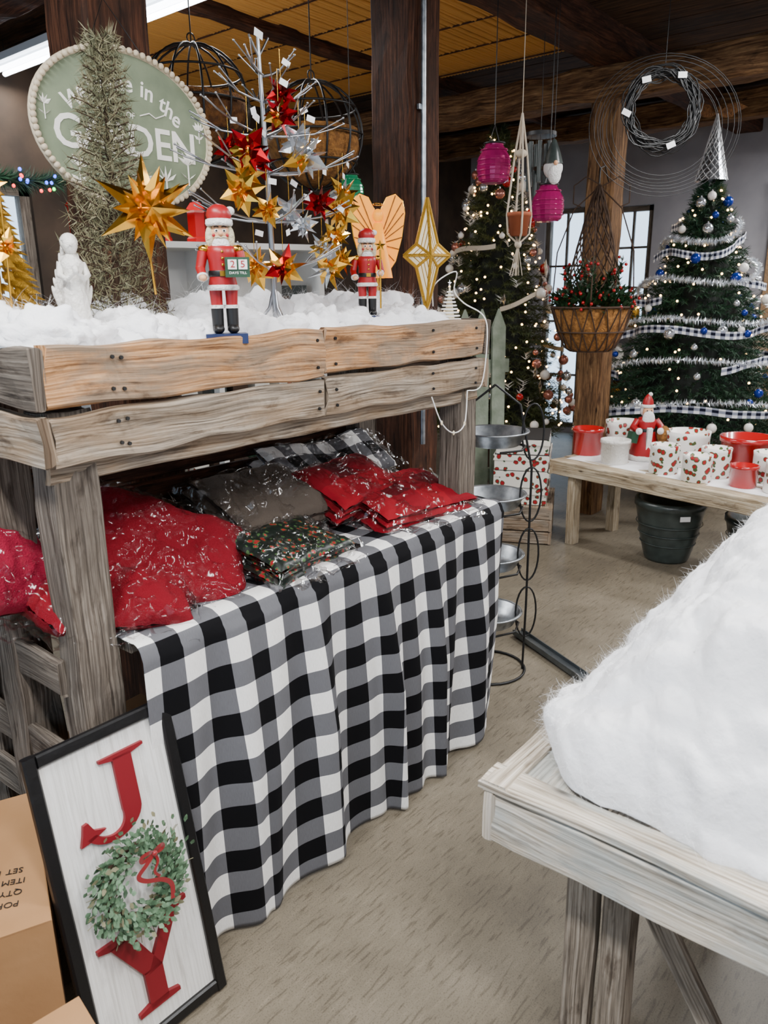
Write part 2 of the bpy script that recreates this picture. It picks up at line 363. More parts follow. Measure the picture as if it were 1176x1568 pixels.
for i in range(104):
    o.tube([(2.76,2.45+i*.0275,CZ-.02),(3.6,2.45+i*.0275+U(-.006,.006),CZ-.02-U(0,.012)),(4.4,2.45+i*.0275+U(-.006,.006),CZ-.02-U(0,.012)),(5.12,2.45+i*.0275,CZ-.02)],.0125,'slat',6)
for j in range(6): o.box((2.95+j*.42,3.85,CZ-.038),(.012,2.9,.006),'post')
o.build('ceiling')
def wall(name,axis,pos,a0,a1,k,holes=()):
    o=B(); t=.12
    def pc(u0,u1,z0,z1):
        if u1-u0<1e-3 or z1-z0<1e-3: return
        if axis=='x': o.box((pos,(u0+u1)/2,(z0+z1)/2),(t,u1-u0,z1-z0),k)
        else: o.box(((u0+u1)/2,pos,(z0+z1)/2),(u1-u0,t,z1-z0),k)
    cur=a0
    for (u0,u1,z0,z1) in sorted(holes):
        pc(cur,u0,0,CZ); pc(u0,u1,0,z0); pc(u0,u1,z1,CZ); cur=u1
    pc(cur,a1,0,CZ); o.build(name)
HB=[(3.90,4.40,.05,2.45),(3.18,3.62,1.2,2.42)]
HL=[(2.42,2.82,1.45,2.32)]
wall('wall_back','x',X1+.06,Y0,Y1+.12,'wallg',HB)
wall('wall_left','y',Y1+.06,X0,X1,'walld',HL)
wall('wall_right','y',Y0-.06,X0,X1,'wallg')
wall('unseen_wall_front','x',X0-.06,Y0,Y1+.12,'wallg',[(-1.2,1.0,.6,2.4),(2.0,4.6,.6,2.4)])  # unseen wall added to cut front fill; its openings admit some skylight
def window(name,axis,pos,u0,u1,z0,z1,nv=1,nh=2,t=.05):
    o=B()
    def bx(ua,ub,za,zb,k='greyd',th=.07):
        if axis=='x': o.box((pos,(ua+ub)/2,(za+zb)/2),(th,ub-ua,zb-za),k)
        else: o.box(((ua+ub)/2,pos,(za+zb)/2),(ub-ua,th,zb-za),k)
    bx(u0,u0+t,z0,z1);bx(u1-t,u1,z0,z1);bx(u0,u1,z1-t,z1);bx(u0,u1,z0,z0+t)
    for i in range(1,nv+1): bx(u0+(u1-u0)*i/(nv+1)-.012,u0+(u1-u0)*i/(nv+1)+.012,z0,z1,th=.03)
    for i in range(1,nh+1): bx(u0,u1,z0+(z1-z0)*i/(nh+1)-.012,z0+(z1-z0)*i/(nh+1)+.012,th=.03)
    bx(u0,u1,z0,z1,'glassw',.006)
    o.build(name)
window('door_1','x',X1+.06,3.905,4.395,.055,2.445,1,3)
window('window_1','x',X1+.06,3.185,3.615,1.205,2.415,1,2)
window('window_2','y',Y1+.06,2.425,2.815,1.455,2.315,1,1,.07)
window('unseen_window_3','x',X0-.06,-1.195,.995,.605,2.395,3,1)  # unseen front windows, added in the openings that let sky fill in
window('unseen_window_4','x',X0-.06,2.005,4.595,.605,2.395,4,1)
# timber posts and beams
o=B(); o.plank((1.44,2.25,CZ/2),(.21,.21,CZ),'post',seg=24,jit=.006,bev=.012); o.build('timber_post')
o=B(); o.plank((2.95,2.29,CZ/2),(.22,.22,CZ),'post',seg=24,jit=.006,bev=.012)
o.tube([(2.90,2.155,0.9),(2.90,2.155,CZ)],.012,'galv',8)
for z in (1.7,2.35): o.box((2.90,2.165,z),(.05,.012,.02),'galv')
o.build('timber_post')
o=B(); o.plank((5.25,2.38,CZ/2),(.19,.19,CZ),'beam',seg=24,jit=.006,bev=.012); o.build('timber_post')
def beam(c,sz,k='beam'):
    o=B(); o.plank(c,sz,k,seg=40,jit=.012,bev=.015); o.build('ceiling_beam')
beam((5.22,1.9,2.87),(.2,7.0,.2))
beam((3.9,2.32,CZ-.06),(8.4,.24,.2),'post')
beam((2.2,3.9,CZ-.06),(.2,3,.18),'post')
beam((7.0,1.9,2.98),(.2,7,.2),'beam')
for y in (.9,3.7): beam((4.6,y,CZ-.03),(6.8,.1,.14),'post')
def fixture(x,y,L_=1.15,e=40,z=2.95):
    o=B()
    sz=lambda a,w,h:(w,a,h)
    o.box((0,0,.05),sz(L_,.14,.04),'fixt'); o.box((0,0,.025),sz(L_,.06,.02),'fixt')
    for d in (-.035,.035): o.cyl((d,-L_/2+.02,0),(d,L_/2-.02,0),.014,.014,'tube',10)
    for q in (-.4,.4): o.cyl((0,q*L_,.06),(0,q*L_,CZ-z),.003,.003,'black',5)
    o.build('fluorescent_and_added_fixture',(x,y,z))
    ld=bpy.data.lights.new('fluorescent_and_fill_lamp','AREA'); ld.shape='RECTANGLE'
    ld.size,ld.size_y=(.2,L_); ld.energy=e; ld.color=(1,.99,.98)
    lo=bpy.data.objects.new('fluorescent_and_fill_lamp',ld); bpy.context.scene.collection.objects.link(lo); lo.location=(x,y,z-.04)
for x,y,e in ((2.66,3.5,40),(2.66,4.75,22),(.1,1.1,78),(.1,-.5,68),(1.9,-.7,76),(4.0,.5,72),(6.4,.6,85),(7.7,.5,50)): fixture(x,y,1.15,e,2.95)  # first pair hangs in view; the rest are unseen, added as fill light
# ------------------------------------------------------------------ display shelf
sx0,sx1,sy=.714,2.244,1.407
o=B()
xm=sx0+.755
def nail(x,y,z): o.cyl((x,y,z),(x,y-.0045,z),.0045,.004,'black',8)
zs=[(1.392,1.507,'orange','orange'),(1.283,1.380,'grey','grey')]
for zi,(z0,z1,ka,kb) in enumerate(zs):
    o.plank(((sx0+xm)/2,sy+.012,(z0+z1)/2),(xm-sx0-.004,.024,z1-z0),ka,seg=40,jit=.008,rot=(0,-.006 if zi else .004,0))
    o.plank(((xm+sx1)/2,sy+.012,(z0+z1)/2+.001),(sx1-xm-.004,.024,z1-z0),kb,seg=40,jit=.008,rot=(0,.004,0))
    for xx in (sx0+.14,sx0+.165,xm-.03,xm+.04,sx1-.06,sx1-.3):
        for zz in (z0+.025,z1-.025): nail(xx+U(-.004,.004),sy-.002,zz+U(-.004,.004))
o.plank(((sx0+sx1)/2,sy+.04,1.265),(sx1-sx0,.022,.05),'grey',seg=24,jit=.004)
dep=.58
for z0,z1,k in ((1.392,1.507,'greyd'),(1.283,1.380,'grey')):
    o.plank((sx0-.012,sy+dep/2,(z0+z1)/2),(.024,dep,z1-z0),k,seg=16,jit=.006)
    o.plank((sx1+.012,sy+dep/2,(z0+z1)/2),(.024,dep,z1-z0),k,seg=16,jit=.006)
for px,py,k in ((sx0+.055,sy+.075,'greyd'),(sx1-.05,sy+.075,'greyd'),(sx0+.05,sy+dep-.05,'greyd'),(sx1-.05,sy+dep-.05,'greyd'),(sx0+.03,sy+.32,'greyd')):
    o.plank((px,py,.69),(.095,.09,1.38),k,seg=20,jit=.006)
for z in (.42,.58,.80): o.plank((sx0+.0,sy+dep/2+.04,z),(.022,dep-.1,.085),'greyd',seg=12,jit=.005)
for i in range(6): o.plank(((sx0+sx1)/2,sy+.07+i*.093,1.465),(sx1-sx0-.02,.085,.02),'grey',seg=10)
for i in range(6): o.plank(((sx0+.12+sx1)/2,sy+.06+i*.093,.845),(sx1-sx0-.13,.09,.022),'greyd',seg=10)
for i in range(3): o.plank(((sx0+sx1)/2,sy+dep-.02,.92+i*.1),(sx1-sx0-.05,.02,.09),'post',seg=10)
o.build('reclaimed_wood_display_shelf')
# buffalo check cloth
TZ=.868
def foldf(x):
    return .5*math.sin(x*24+.9*math.sin(x*5.3))+.36*math.sin(x*47+1.3+.6*math.sin(x*3))+.3*math.sin(x*10.5+2)
def cloth(u,v):
    x=.83+u*1.50; top=.30; drop=.90; w=v*(top+drop)
    if w<top-.03:
        y=sy+.30-w-.035; z=TZ+.008*noise.noise(Vector((x*9,y*9,0)))
    elif w<top+.03:
        a=(w-top+.03)/.06*PI/2; y=sy-.005-.03*math.sin(a)-.0; z=TZ-.03*(1-math.cos(a))
    else:
        dn=w-top-.03; f=dn/(drop-.03); bot=.012+max(0,(x-2.05))*.25+.012*noise.noise(Vector((x*4,0,3)))
        z=TZ-.03-(TZ-.03-bot)*f
        A=.006+.040*min(1,f*2.0)**.8; A*=min(1,.3+(x-.83)*2.2)
        y=sy-.037-A*(1+foldf(x+.07*f*math.sin(x*7)))*.85-.008*f
        x+=.022*f*math.cos(x*24)+(-.03*f if u<.05 else 0)
        if u>.9: y+=(u-.9)*1.2*.9*f*.9
    z+=.003*noise.noise(Vector((x*14,w*14,1)))
    return (x,y,z)
o=B(); o.grid(cloth,360,100,'check',lambda u,v:(u*1.50*1.10+.02,v*1.2+.035))
c=o.build('buffalo_check_tablecloth')
sd=c.modifiers.new('s','SOLIDIFY'); sd.thickness=.0015
# ------------------------------------------------------------------ cotton batting
def strands(o,pt,n,ln=.03,w=.0004,curl=1.0):
    for _ in range(n):
        p,nr=pt(); d=Vector((U(-1,1),U(-1,1),U(-.6,1))).normalized(); d=(d+nr*.1).normalized()
        side=d.cross(Vector((U(-1,1),U(-1,1),U(-1,1)))).normalized()*w
        bend=Vector((U(-1,1),U(-1,1),U(-1,1)))*curl; vs=[];l=U(.3,1)*ln
        for i in range(6):
            t=i/5; q=p+d*l*t+bend*l*t*t*(.7)-nr*l*t*t*.35; ww=side*(1-t*.8); vs+=[q-ww,q+ww]
        o.add(vs,[(2*i,2*i+1,2*i+3,2*i+2) for i in range(5)],'fibre',True)
def bil(v): return abs(noise.noise(v))
def tuft(o,c,r,k='cotton',seed=0,n=48,m=30,amp=.35,st=50):
    off=Vector((seed*3.1,seed*1.7,seed*.7))
    def f(p): return .82+amp*(.35*noise.noise(p*1.1+off)+.75*bil(p*1.9+off)+.42*bil(p*4.2+off)+.16*bil(p*9+off))
    rz_=U(0,3)
    o.ell(c,r,k,n,m,(0,0,rz_),f)
    T=TM(c,(0,0,rz_))
    def pt():
        d=Vector((U(-1,1),U(-1,1),U(-.2,1))).normalized(); q=f(d)*.985; return T@Vector((d.x*r[0]*q,d.y*r[1]*q,d.z*r[2]*q)),(T.to_3x3()@d)
    strands(o,pt,st,min(r)*.7,.00026,1.3)
o=B()
def deck(u,v):
    x=sx0+.01+u*(sx1-sx0-.02); y=sy+.028+v*(dep-.05)
    e=min(1,min(u,1-u)*14)*min(1,min(v*1.0,1-v)*7+.25)
    h=.024+.05*bil(Vector((x*7,y*7,0)))+.04*bil(Vector((x*15,y*15,2)))+.02*bil(Vector((x*33,y*33,5)))
    return (x,y,1.478+max(.005,h*e))
o.grid(deck,260,90,'cotton')
def dpt(): u,v=R(),R()*.6; return Vector(deck(u,v)),Vector((0,-.2,1))
strands(o,dpt,2500,.022,.0003,1.2)
TU=[(.78,1.52,.08),(.86,1.50,.055),(.99,1.53,.06),(1.04,1.48,.04),(.78,1.7,.09),(1.08,1.56,.055),(.87,1.8,.08),(1.06,1.68,.075),(1.12,1.52,.045),(1.30,1.53,.06),(1.30,1.68,.08),(1.37,1.58,.065),(1.44,1.50,.045),(1.42,1.8,.11),(1.60,1.55,.065),(1.67,1.50,.05),(1.60,1.78,.10),(1.74,1.55,.055),(1.78,1.77,.09),(1.93,1.54,.055),(2.0,1.50,.04),(1.93,1.74,.10),(2.04,1.62,.065),(2.12,1.74,.10),(2.18,1.60,.04),(.83,1.9,.08),(1.95,1.9,.095),(1.2,1.9,.09),(1.7,1.92,.095)]
for i,(x,y,r) in enumerate(TU): tuft(o,(x,y,1.493+r*.24),(r*1.2,r*.95,r*.8),seed=i,amp=.58,st=int(6500*r))
o.build('cotton_snow_on_shelf')
# foreground display table + snow mound
o=B(); fx,fy,fz=1.02,.62,.75
TLx,TLy=.95,1.25
o.plank((fx+.012,fy-TLy/2,fz-.055),(.024,TLy,.10),'pale',seg=20,jit=.004)
o.plank((fx+TLx/2,fy-.012,fz-.055),(TLx,.024,.10),'pale',seg=20,jit=.003)
o.plank((fx+TLx,fy-TLy/2,fz-.055),(.024,TLy,.10),'pale',seg=20,jit=.003)
o.plank((fx+TLx/2,fy-TLy,fz-.055),(TLx,.024,.10),'pale',seg=20,jit=.003)
o.plank((fx+.03,fy-TLy/2,fz+.006),(.065,TLy+.02,.02),'pale',seg=20,jit=.003)
for i in range(6): o.plank((fx+.065+TLx/2,fy-.05-i*.2-.05,fz-.004),(TLx-.0,.19,.018),'pale',seg=14)
o.plank((fx+TLx/2,fy-.02,fz+.006),(TLx,.05,.019),'pale',seg=20,jit=.002)
for (lx,ly) in ((fx+.07,fy-.2),(fx+.07,fy-TLy+.12),(fx+TLx-.1,fy-.2),(fx+TLx-.1,fy-TLy+.12)):
    o.plank((lx,ly+.03,.35),(.03,.055,.70),'leg',seg=16); o.plank((lx+.01,ly-.035,.35),(.05,.05,.70),'leg',seg=16)
o.plank((fx+.12,fy-.42,.33),(.025,.04,.72),'leg',rot=(-.55,0,0),seg=10)
o.build('whitewashed_display_table')
MX,MY=TLx-.065,TLy-.02
def mound(u,v):
    dx=u*MX; dy=v*MY
    x=fx+.052+dx; y=fy+.002-dy
    wob=.028*noise.noise(Vector((y*6,1,0)))+.014*noise.noise(Vector((y*19,3,0)))
    x+=wob*(1-u)+.11*max(0,1-dy/.16)**2*(1-u); y+=(.022*noise.noise(Vector((x*7,5,0)))+.012*noise.noise(Vector((x*21,8,0))))*(1-v)-.05*max(0,1-dx/.14)**2*(1-v)
    s=1-math.exp(-2.2*max(0,dx-.02)/.32); q=math.sin(min(1,max(0,dy-.05)/.44)*PI/2)
    h=.455*s*q
    e1=min(1,dx/.055); e2=min(1,dy/.055); rim=math.sqrt(max(0,1-(1-e1)**2))*math.sqrt(max(0,1-(1-e2)**2))
    p=Vector((x,y,h*1.2))
    n1=noise.noise(p*4.0); n2=bil(p*5+Vector((3,1,2))); n3=bil(p*11+Vector((1,0,0))*.3*n1); n4=bil(p*26); n5=noise.noise(p*60)
    k=.042+.045*n1+.050*n2+.022*n3+.009*n4+.003*n5
    h=h+rim*k
    g=rim*.045; x-=g*(n2*.6+n3*.4)*(1-u); y+=g*(bil(p*7+Vector((9,0,0)))+.3*bil(p*16))*(1-v)*.8
    return (x,y,fz+.016+max(h,.0))
o=B(); o.grid(mound,300,340,'cotton')
def mp_():
    u,v=R()**1.2,R()**1.2; p=Vector(mound(u,v)); return p,Vector((-.3,.3,.9)).normalized()
strands(o,mp_,20000,.018,.00022,1.6)
def mp2():
    u=R()**3*.3; v=R() 
    if R()<.5: u,v=v,u
    p=Vector(mound(u,v)); return p,Vector((-.5,.5,.4)).normalized()
strands(o,mp2,5000,.026,.00022,1.6)
for i in range(60):
    p=Vector(mound(R(),R())); o.box(p+Vector((0,0,.001)),(.0016,.0016,.0004),'silver',(U(0,3),U(0,3),0))
o.build('cotton_snow_mound')
# ------------------------------------------------------------------ pillows / folded throws in bags
def pillow(o,c,sz,k,rot=(0,0,0),crumple=.0,seed=0,n=26,uvs=1,ridge=0,ex=3):
    T=TM(c,rot); hx,hy,hz=sz[0]/2,sz[1]/2,sz[2]/2
    for sg in (1,-1):
        def fn(u,v):
            a,b_=(u*2-1),(v*2-1)
            if sg<0: a=-a
            h=((1-abs(a)**ex)*(1-abs(b_)**ex))**.5 if abs(a)<1 and abs(b_)<1 else 0
            px=a*hx*(1-.06*(1-b_*b_)*abs(a)); py=b_*hy*(1-.06*(1-a*a)*abs(b_)); pz=sg*h*hz
            q=Vector((px*9+seed,py*9,pz*9)); cr=crumple*noise.noise(q*1.1)
            cr2=crumple*.7*(1-abs(noise.noise(q*1.9+Vector((3,0,0))))*2)
            rd=ridge*((1-min(1,abs(noise.noise(q*1.5+Vector((7,seed,0))))*6))+.6*(1-min(1,abs(noise.noise(q*3.1+Vector((2,seed,5))))*5)))
            return T@Vector((px*(1+cr*1.2),py*(1+cr*1.2),pz+sg*((cr+cr2)*.35*h+rd)+(cr*.25)))
        o.grid(fn,n,n,k,lambda u,v:(u*sz[0]*uvs,v*sz[1]*uvs))
def bagged(name,c,sz,k,rot,bag='bag',seed=0,cr=.03,layers=1,rd=.010):
    o=B()
    if layers==1: pillow(o,(0,0,0),sz,k,crumple=.03,seed=seed,ridge=.004,n=40)
    else:
        lh=sz[2]/layers
        for i in range(layers):
            pillow(o,(U(-.01,.01),U(-.008,.008),-sz[2]/2+lh*(i+.5)),(sz[0]*U(.95,1),sz[1]*U(.95,1),lh*1.15),k,(0,0,U(-.03,.03)),crumple=.02,seed=seed+i,ex=8,n=34,ridge=.003)
    pillow(o,(0,0,0),(sz[0]*1.11,sz[1]*1.11,sz[2]*1.04+.010),bag,crumple=cr*1.6,seed=seed+5,n=80,ridge=rd,ex=4)
    def flap(u,v): return (sz[0]*.5+v*.07+.012*noise.noise(Vector((u*9,v*5,seed))),(u-.5)*sz[1]*1.0,.035*noise.noise(Vector((u*5+seed,v*3,0)))+.01*noise.noise(Vector((u*19+seed,v*8,0))))
    o.grid(flap,30,10,bag)
    def flap2(u,v): return ((u-.5)*sz[0],-sz[1]*.52-v*.05,.03*noise.noise(Vector((u*6+seed,v*3,4)))+.01*noise.noise(Vector((u*21+seed,v*8,0))))
    o.grid(flap2,30,8,bag)
    return o.build(name,c,rot)
bagged('bagged_red_pillow',(1.08,1.59,.970),(.42,.30,.10),'redfab',(.68,.44,-.38),seed=1)
bagged('bagged_red_pillow',(.93,1.50,.915),(.20,.17,.08),'redfab',(.5,.2,-.3),seed=2)
bagged('bagged_pink_pillow',(.70,1.70,1.05),(.24,.32,.10),'pinkfab',(.9,.25,.2),seed=3)
bagged('bagged_red_pillow',(.80,1.62,.93),(.22,.26,.1),'redfab',(.3,.2,.2),seed=8)
bagged('bagged_holly_print_throw',(1.40,1.52,.905),(.34,.24,.075),'gprint',(.22,.05,.15),'bagd',seed=4,layers=3)
M['brownf']=mat('taupe_fabric','#4a4037',.9,bump=.3,bsc=150)
bagged('bagged_taupe_throw',(1.50,1.74,.975),(.42,.26,.12),'brownf',(.5,.05,.1),'bagd',seed=5,cr=.04,layers=3)
bagged('bagged_red_plaid_throw',(2.0,1.57,.915),(.46,.30,.08),'redck',(.24,.05,-.1),'bagd',seed=6,layers=3)
bagged('bagged_red_plaid_throw',(1.86,1.70,.97),(.40,.24,.09),'redck',(.38,.0,.12),'bagd',seed=9,layers=3)
bagged('bagged_buffalo_check_throw',(1.80,1.84,1.01),(.34,.22,.09),'check',(.55,.1,.0),'bagd',seed=7,cr=.05,layers=2)
bagged('bagged_buffalo_check_throw',(2.06,1.86,1.01),(.28,.22,.08),'check',(.6,-.1,-.1),'bagd',seed=17,cr=.05,layers=2)
# ------------------------------------------------------------------ JOY sign
M['ribred']=mat('red_satin_ribbon','#8a0c14',.35,sheen=.3)
M['signw']=wood('white_board',('#c9c6c0','#e4e2dd','#f0efec'),knots=False,bump=.3,stain=.25)
def joy():
    o=B(); W,H=.332,.735; fw=.028
    o.plank((-W/2+fw/2,0,H/2),(fw,.02,H),'blackp',jit=.0005); o.plank((W/2-fw/2,0,H/2),(fw,.02,H),'blackp',jit=.0005)
    o.plank((0,0,fw/2),(W-2*fw,.02,fw),'blackp',jit=.0005); o.plank((0,0,H-fw/2),(W-2*fw,.02,fw),'blackp',jit=.0005)
    o.plank((0,.004,H/2),(W-.03,.006,H-.03),'signw',jit=.0002)
    def LT(cx,cz,s): return Matrix.Translation((cx,0.001,cz))@Matrix.Rotation(PI/2,4,'X')@Matrix.Scale(s,4)
    T=LT(-.08,.485,.180); dd=.05
    def P(pl): o.extr(pl,dd,'signred',T)
    P([(.50,.30),(.74,.30),(.74,.96),(.50,.96)])
    P([(.33,1.0),(.33,.965),(.50,.93),(.74,.93),(.91,.965),(.91,1.0)])
    oc=(.36,.30); pts=[];inn=[]
    for i in range(19):
        f=i/18; a=-math.radians(155)*f; pts.append((oc[0]+.38*math.cos(a),oc[1]+.30*math.sin(a))); inn.append((oc[0]+(.14+.12*f)*math.cos(a),oc[1]+(.19+.06*f)*math.sin(a)))
    for i in range(18): P([pts[i],inn[i],inn[i+1],pts[i+1]][::-1])
    P([(-.07,.12),(.03,.13),(.17,.17),(.26,.20),(.12,.25),(.06,.37),(.0,.36),(-.03,.24)])
    T=LT(-.102,.074,.205)
    P([(.38,.02),(.60,.02),(.60,.45),(.38,.45)])
    P([(.24,0),(.74,0),(.74,.045),(.60,.08),(.38,.08),(.24,.045)])
    P([(.38,.43),(.60,.43),(.34,.94),(.08,.94)])
    P([(.42,.40),(.60,.43),(.90,.94),(.74,.94)])
    P([(-.04,1),(-.04,.955),(.08,.92),(.34,.92),(.45,.955),(.45,1)])
    P([(.60,1),(.60,.955),(.72,.92),(.91,.92),(1.02,.955),(1.02,1)])
    cz=.388;cx=-.004
    o.ring((cx,-.028,cz),.078,.006,'trunk',(PI/2,0,0))
    o.ring((cx+.004,-.035,cz),.072,.004,'trunk',(PI/2+.1,0,0))
    for i in range(1100):
        a=U(0,2*PI); rr=.079+random.gauss(0,.018); t=Vector((cx+rr*math.cos(a),-.022-R()*.042,cz+rr*math.sin(a)))
        d=Vector((math.cos(a+U(.2,1.6)),U(-.7,.3),math.sin(a+U(.2,1.6)))).normalized()*U(.012,.020)
        sd=d.cross(Vector((U(-.4,.4),1,U(-.4,.4)))).normalized()*U(.004,.006)
        o.add([t,t+d*.4+sd,t+d*.8+sd*.6,t+d,t+d*.8-sd*.6,t+d*.4-sd],[(0,1,2,3,4,5)],'leaf' if R()<.9 else 'frost',False)
    for i in range(30):
        a=U(0,2*PI); rr=U(.085,.115); p=Vector((cx+rr*math.cos(a),-.04,cz+rr*math.sin(a))); q=p+Vector((math.cos(a),-.1,math.sin(a)))*.02
        o.tube([p,q],.0008,'frost',4)
    bx,bz=cx+.028,cz+.062
    def rib(pts,w):
        pts=smooth(pts,8); vs=[]
        for i,p in enumerate(pts):
            t=(pts[min(i+1,len(pts)-1)]-pts[max(0,i-1)]).normalized(); sdd=t.cross(Vector((0.15,1,0.1))).normalized()*w/2
            vs+=[p-sdd,p+sdd]
        o.add(vs,[(2*i,2*i+1,2*i+3,2*i+2) for i in range(len(pts)-1)],'ribred',True)
    rib([(bx,-.07,bz),(bx-.014,-.08,bz+.010),(bx-.030,-.078,bz+.008),(bx-.030,-.074,bz-.004),(bx-.012,-.074,bz-.004),(bx,-.07,bz)],.009)
    rib([(bx,-.07,bz),(bx+.010,-.08,bz+.011),(bx+.020,-.078,bz+.010),(bx+.021,-.074,bz+.001),(bx+.01,-.074,bz-.001),(bx,-.07,bz)],.009)
    rib([(bx,-.074,bz),(bx-.022,-.075,bz-.014),(bx-.042,-.07,bz-.032),(bx-.028,-.07,bz-.050),(bx+.006,-.072,bz-.066),(bx+.026,-.07,bz-.09),(bx+.024,-.066,bz-.125)],.010)
    rib([(bx,-.074,bz),(bx+.004,-.075,bz-.02),(bx-.006,-.072,bz-.04),(bx+.004,-.070,bz-.058)],.006)
    o.ell((bx,-.076,bz),(.006,.005,.006),'ribred')
    o.build('joy_framed_sign',(sx0+.001,1.245,.006),(-math.asin(.135/.735)*1.0,0,-.02))
joy()
# ------------------------------------------------------------------ cardboard boxes
def carton(name,c,sz,rz,lines=()):
    o=B(); x,y,z=sz
    o.box((0,0,z/2),(x,y,z-.004),'cardb')
    for s in (-1,1): o.box((s*x/4,0,z-.001),(x/2-.002,y,.004),'cardb')
    o.box((0,0,z+.0015),(.05,y+.002,.001),'tape')
    for s in (-1,1): o.box((0,s*(y/2+.0005),z-.04),(.05,.001,.08),'tape')
    for i,t in enumerate(lines): o.text(t,.022,TM((x*.26,-y*.32+i*.034,z+.003),(0,0,PI-.2)),'ink',.0003)
    return o.build(name,c,(0,0,rz))
carton('cardboard_box',(.462,1.575,0),(.34,.46,.42),-.40,('PORT','QTY 12','ITEM NO','SET 1 PC'))
carton('cardboard_box',(.302,1.02,0),(.34,.30,.37),-.15)
carton('cardboard_box',(.95,1.66,0),(.28,.26,.50),.1)
# ------------------------------------------------------------------ star helpers
def arm(o,c,d,L_,w,k,th=.35):
    d=d.normalized(); a=d.orthogonal().normalized(); a=Matrix.Rotation(U(0,PI),3,d)@a; b_=d.cross(a)
    c=Vector(c); m_=c+d*L_*.42
    o.add([c,m_+a*w,m_+b_*w*th,m_-a*w,m_-b_*w*th,c+d*L_],[(0,1,2),(0,2,3),(0,3,4),(0,4,1),(5,2,1),(5,3,2),(5,4,3),(5,1,4)],k)
def burst(o,c,r,k,n=12,k2=None):
    for i in range(n):
        z=1-2*(i+.5)/n; a=i*2.399; q=math.sqrt(1-z*z)
        arm(o,c,Vector((q*math.cos(a)+U(-.1,.1),q*math.sin(a),z)),r*U(.8,1.05),r*.27,k2 if (k2 and i%3==0) else k)
    o.ell(c,r*.16,k2 or k,8,6)
def flatstar(o,c,r,n,k,rz=0,th=.25,inner=.42,rot0=PI/2):
    T=TM(c,(0,0,rz)); vs=[(0,-r*th,0),(0,r*th,0)]
    for i in range(2*n):
        a=rot0+PI*i/n; q=r if i%2==0 else r*inner; vs.append((q*math.cos(a),0,q*math.sin(a)))
    fs=[]
    for i in range(2*n):
        a,b_=2+i,2+(i+1)%(2*n); fs+=[(0,b_,a),(1,a,b_)]
    o.add(vs,fs,k,False,None,T)
# ------------------------------------------------------------------ silver ornament display tree
o=B(); bx,by=1.50,1.62
o.tube([(bx,by,1.53),(bx-.005,by,1.9),(bx-.015,by,2.22)],[.008,.007,.004],'silver',8)
for a in (0.3,2.4,4.5):
    o.tube([(bx+.10*math.cos(a),by+.10*math.sin(a),1.487),(bx+.09*math.cos(a),by+.09*math.sin(a),1.50),(bx+.05*math.cos(a),by+.05*math.sin(a),1.52),(bx+.015*math.cos(a),by+.015*math.sin(a),1.56),(bx,by,1.62)],.005,'silver',6)
tips=[]
for lev,(z,rl,n) in enumerate(((1.66,.22,5),(1.78,.26,5),(1.90,.27,6),(1.99,.25,5),(2.07,.14,4),(2.13,.08,3))):
    for i in range(n):
        a=2*PI*i/n+lev*.7; L2=rl*U(.85,1.1); pts=[]
        for t in (0,.3,.6,.85,1): pts.append((bx+L2*t*math.cos(a),by+L2*t*math.sin(a)*.8,z+.015*t+.035*t*t*t))
        o.tube(pts,[.0036,.003,.0026,.0022,.0018],'silver',6)
        for s in (-1,1):
            e=pts[3]; q=(e[0]+.035*math.cos(a+s*.8),e[1]+.03*math.sin(a+s*.8),e[2]+.025); o.tube([pts[2],q],.0018,'silver',5); tips.append(q)
        tips.append(pts[4])
for t in tips: o.ell(t,.0032,'silver',6,4)
o.tube([(bx-.015,by,2.17),(bx-.045,by,2.215)],.003,'silver',5); o.tube([(bx-.015,by,2.17),(bx+.02,by,2.22)],.003,'silver',5)
orn=[(372,222,34,'redf','gold'),(448,200,34,'clear',None),(423,128,26,'redf',None),(418,162,28,'redf','gold'),(458,218,36,'clear','gold'),(385,240,28,'redf',None),(358,285,34,'gold',None),(428,312,30,'clear',None),(478,290,30,'redf',None),(512,300,38,'gold',None),(490,402,36,'gold','clear'),(372,402,36,'gold',None),(415,402,36,'gold','redf'),(505,345,28,'gold',None),(366,262,28,'gold',None),(450,330,26,'clear',None),(520,270,32,'gold','clear'),(395,310,26,'gold',None),(345,225,24,'redf',None),(480,365,26,'clear','gold'),(515,385,26,'gold',None)]
for (dx,dy,r,k,k2) in orn:
    y=1.56+U(-.09,.08); x=1.33+(dx-335)*.00236; z=2.24-(dy-35)*.00157; f=y/1.6; x*=f; z=1.6+(z-1.6)*f; rr=r*.00185
    burst(o,(x,y,z),rr,k,14,k2)
    o.tube([(x,y,z+rr*.6),(x,y,z+rr+.05)],.0008,'gold',4)
    o.box((x+.012,y-.01,z+rr+.02),(.022,.001,.014),'tag',(0,U(-.5,.5),U(-.5,.5)))
o.box((1.47,1.6,2.215),(.03,.001,.018),'tag',(0,.2,.1)); o.box((1.43,1.58,2.02),(.03,.001,.018),'tag',(0,.3,.3))
o.build('silver_ornament_display_tree')
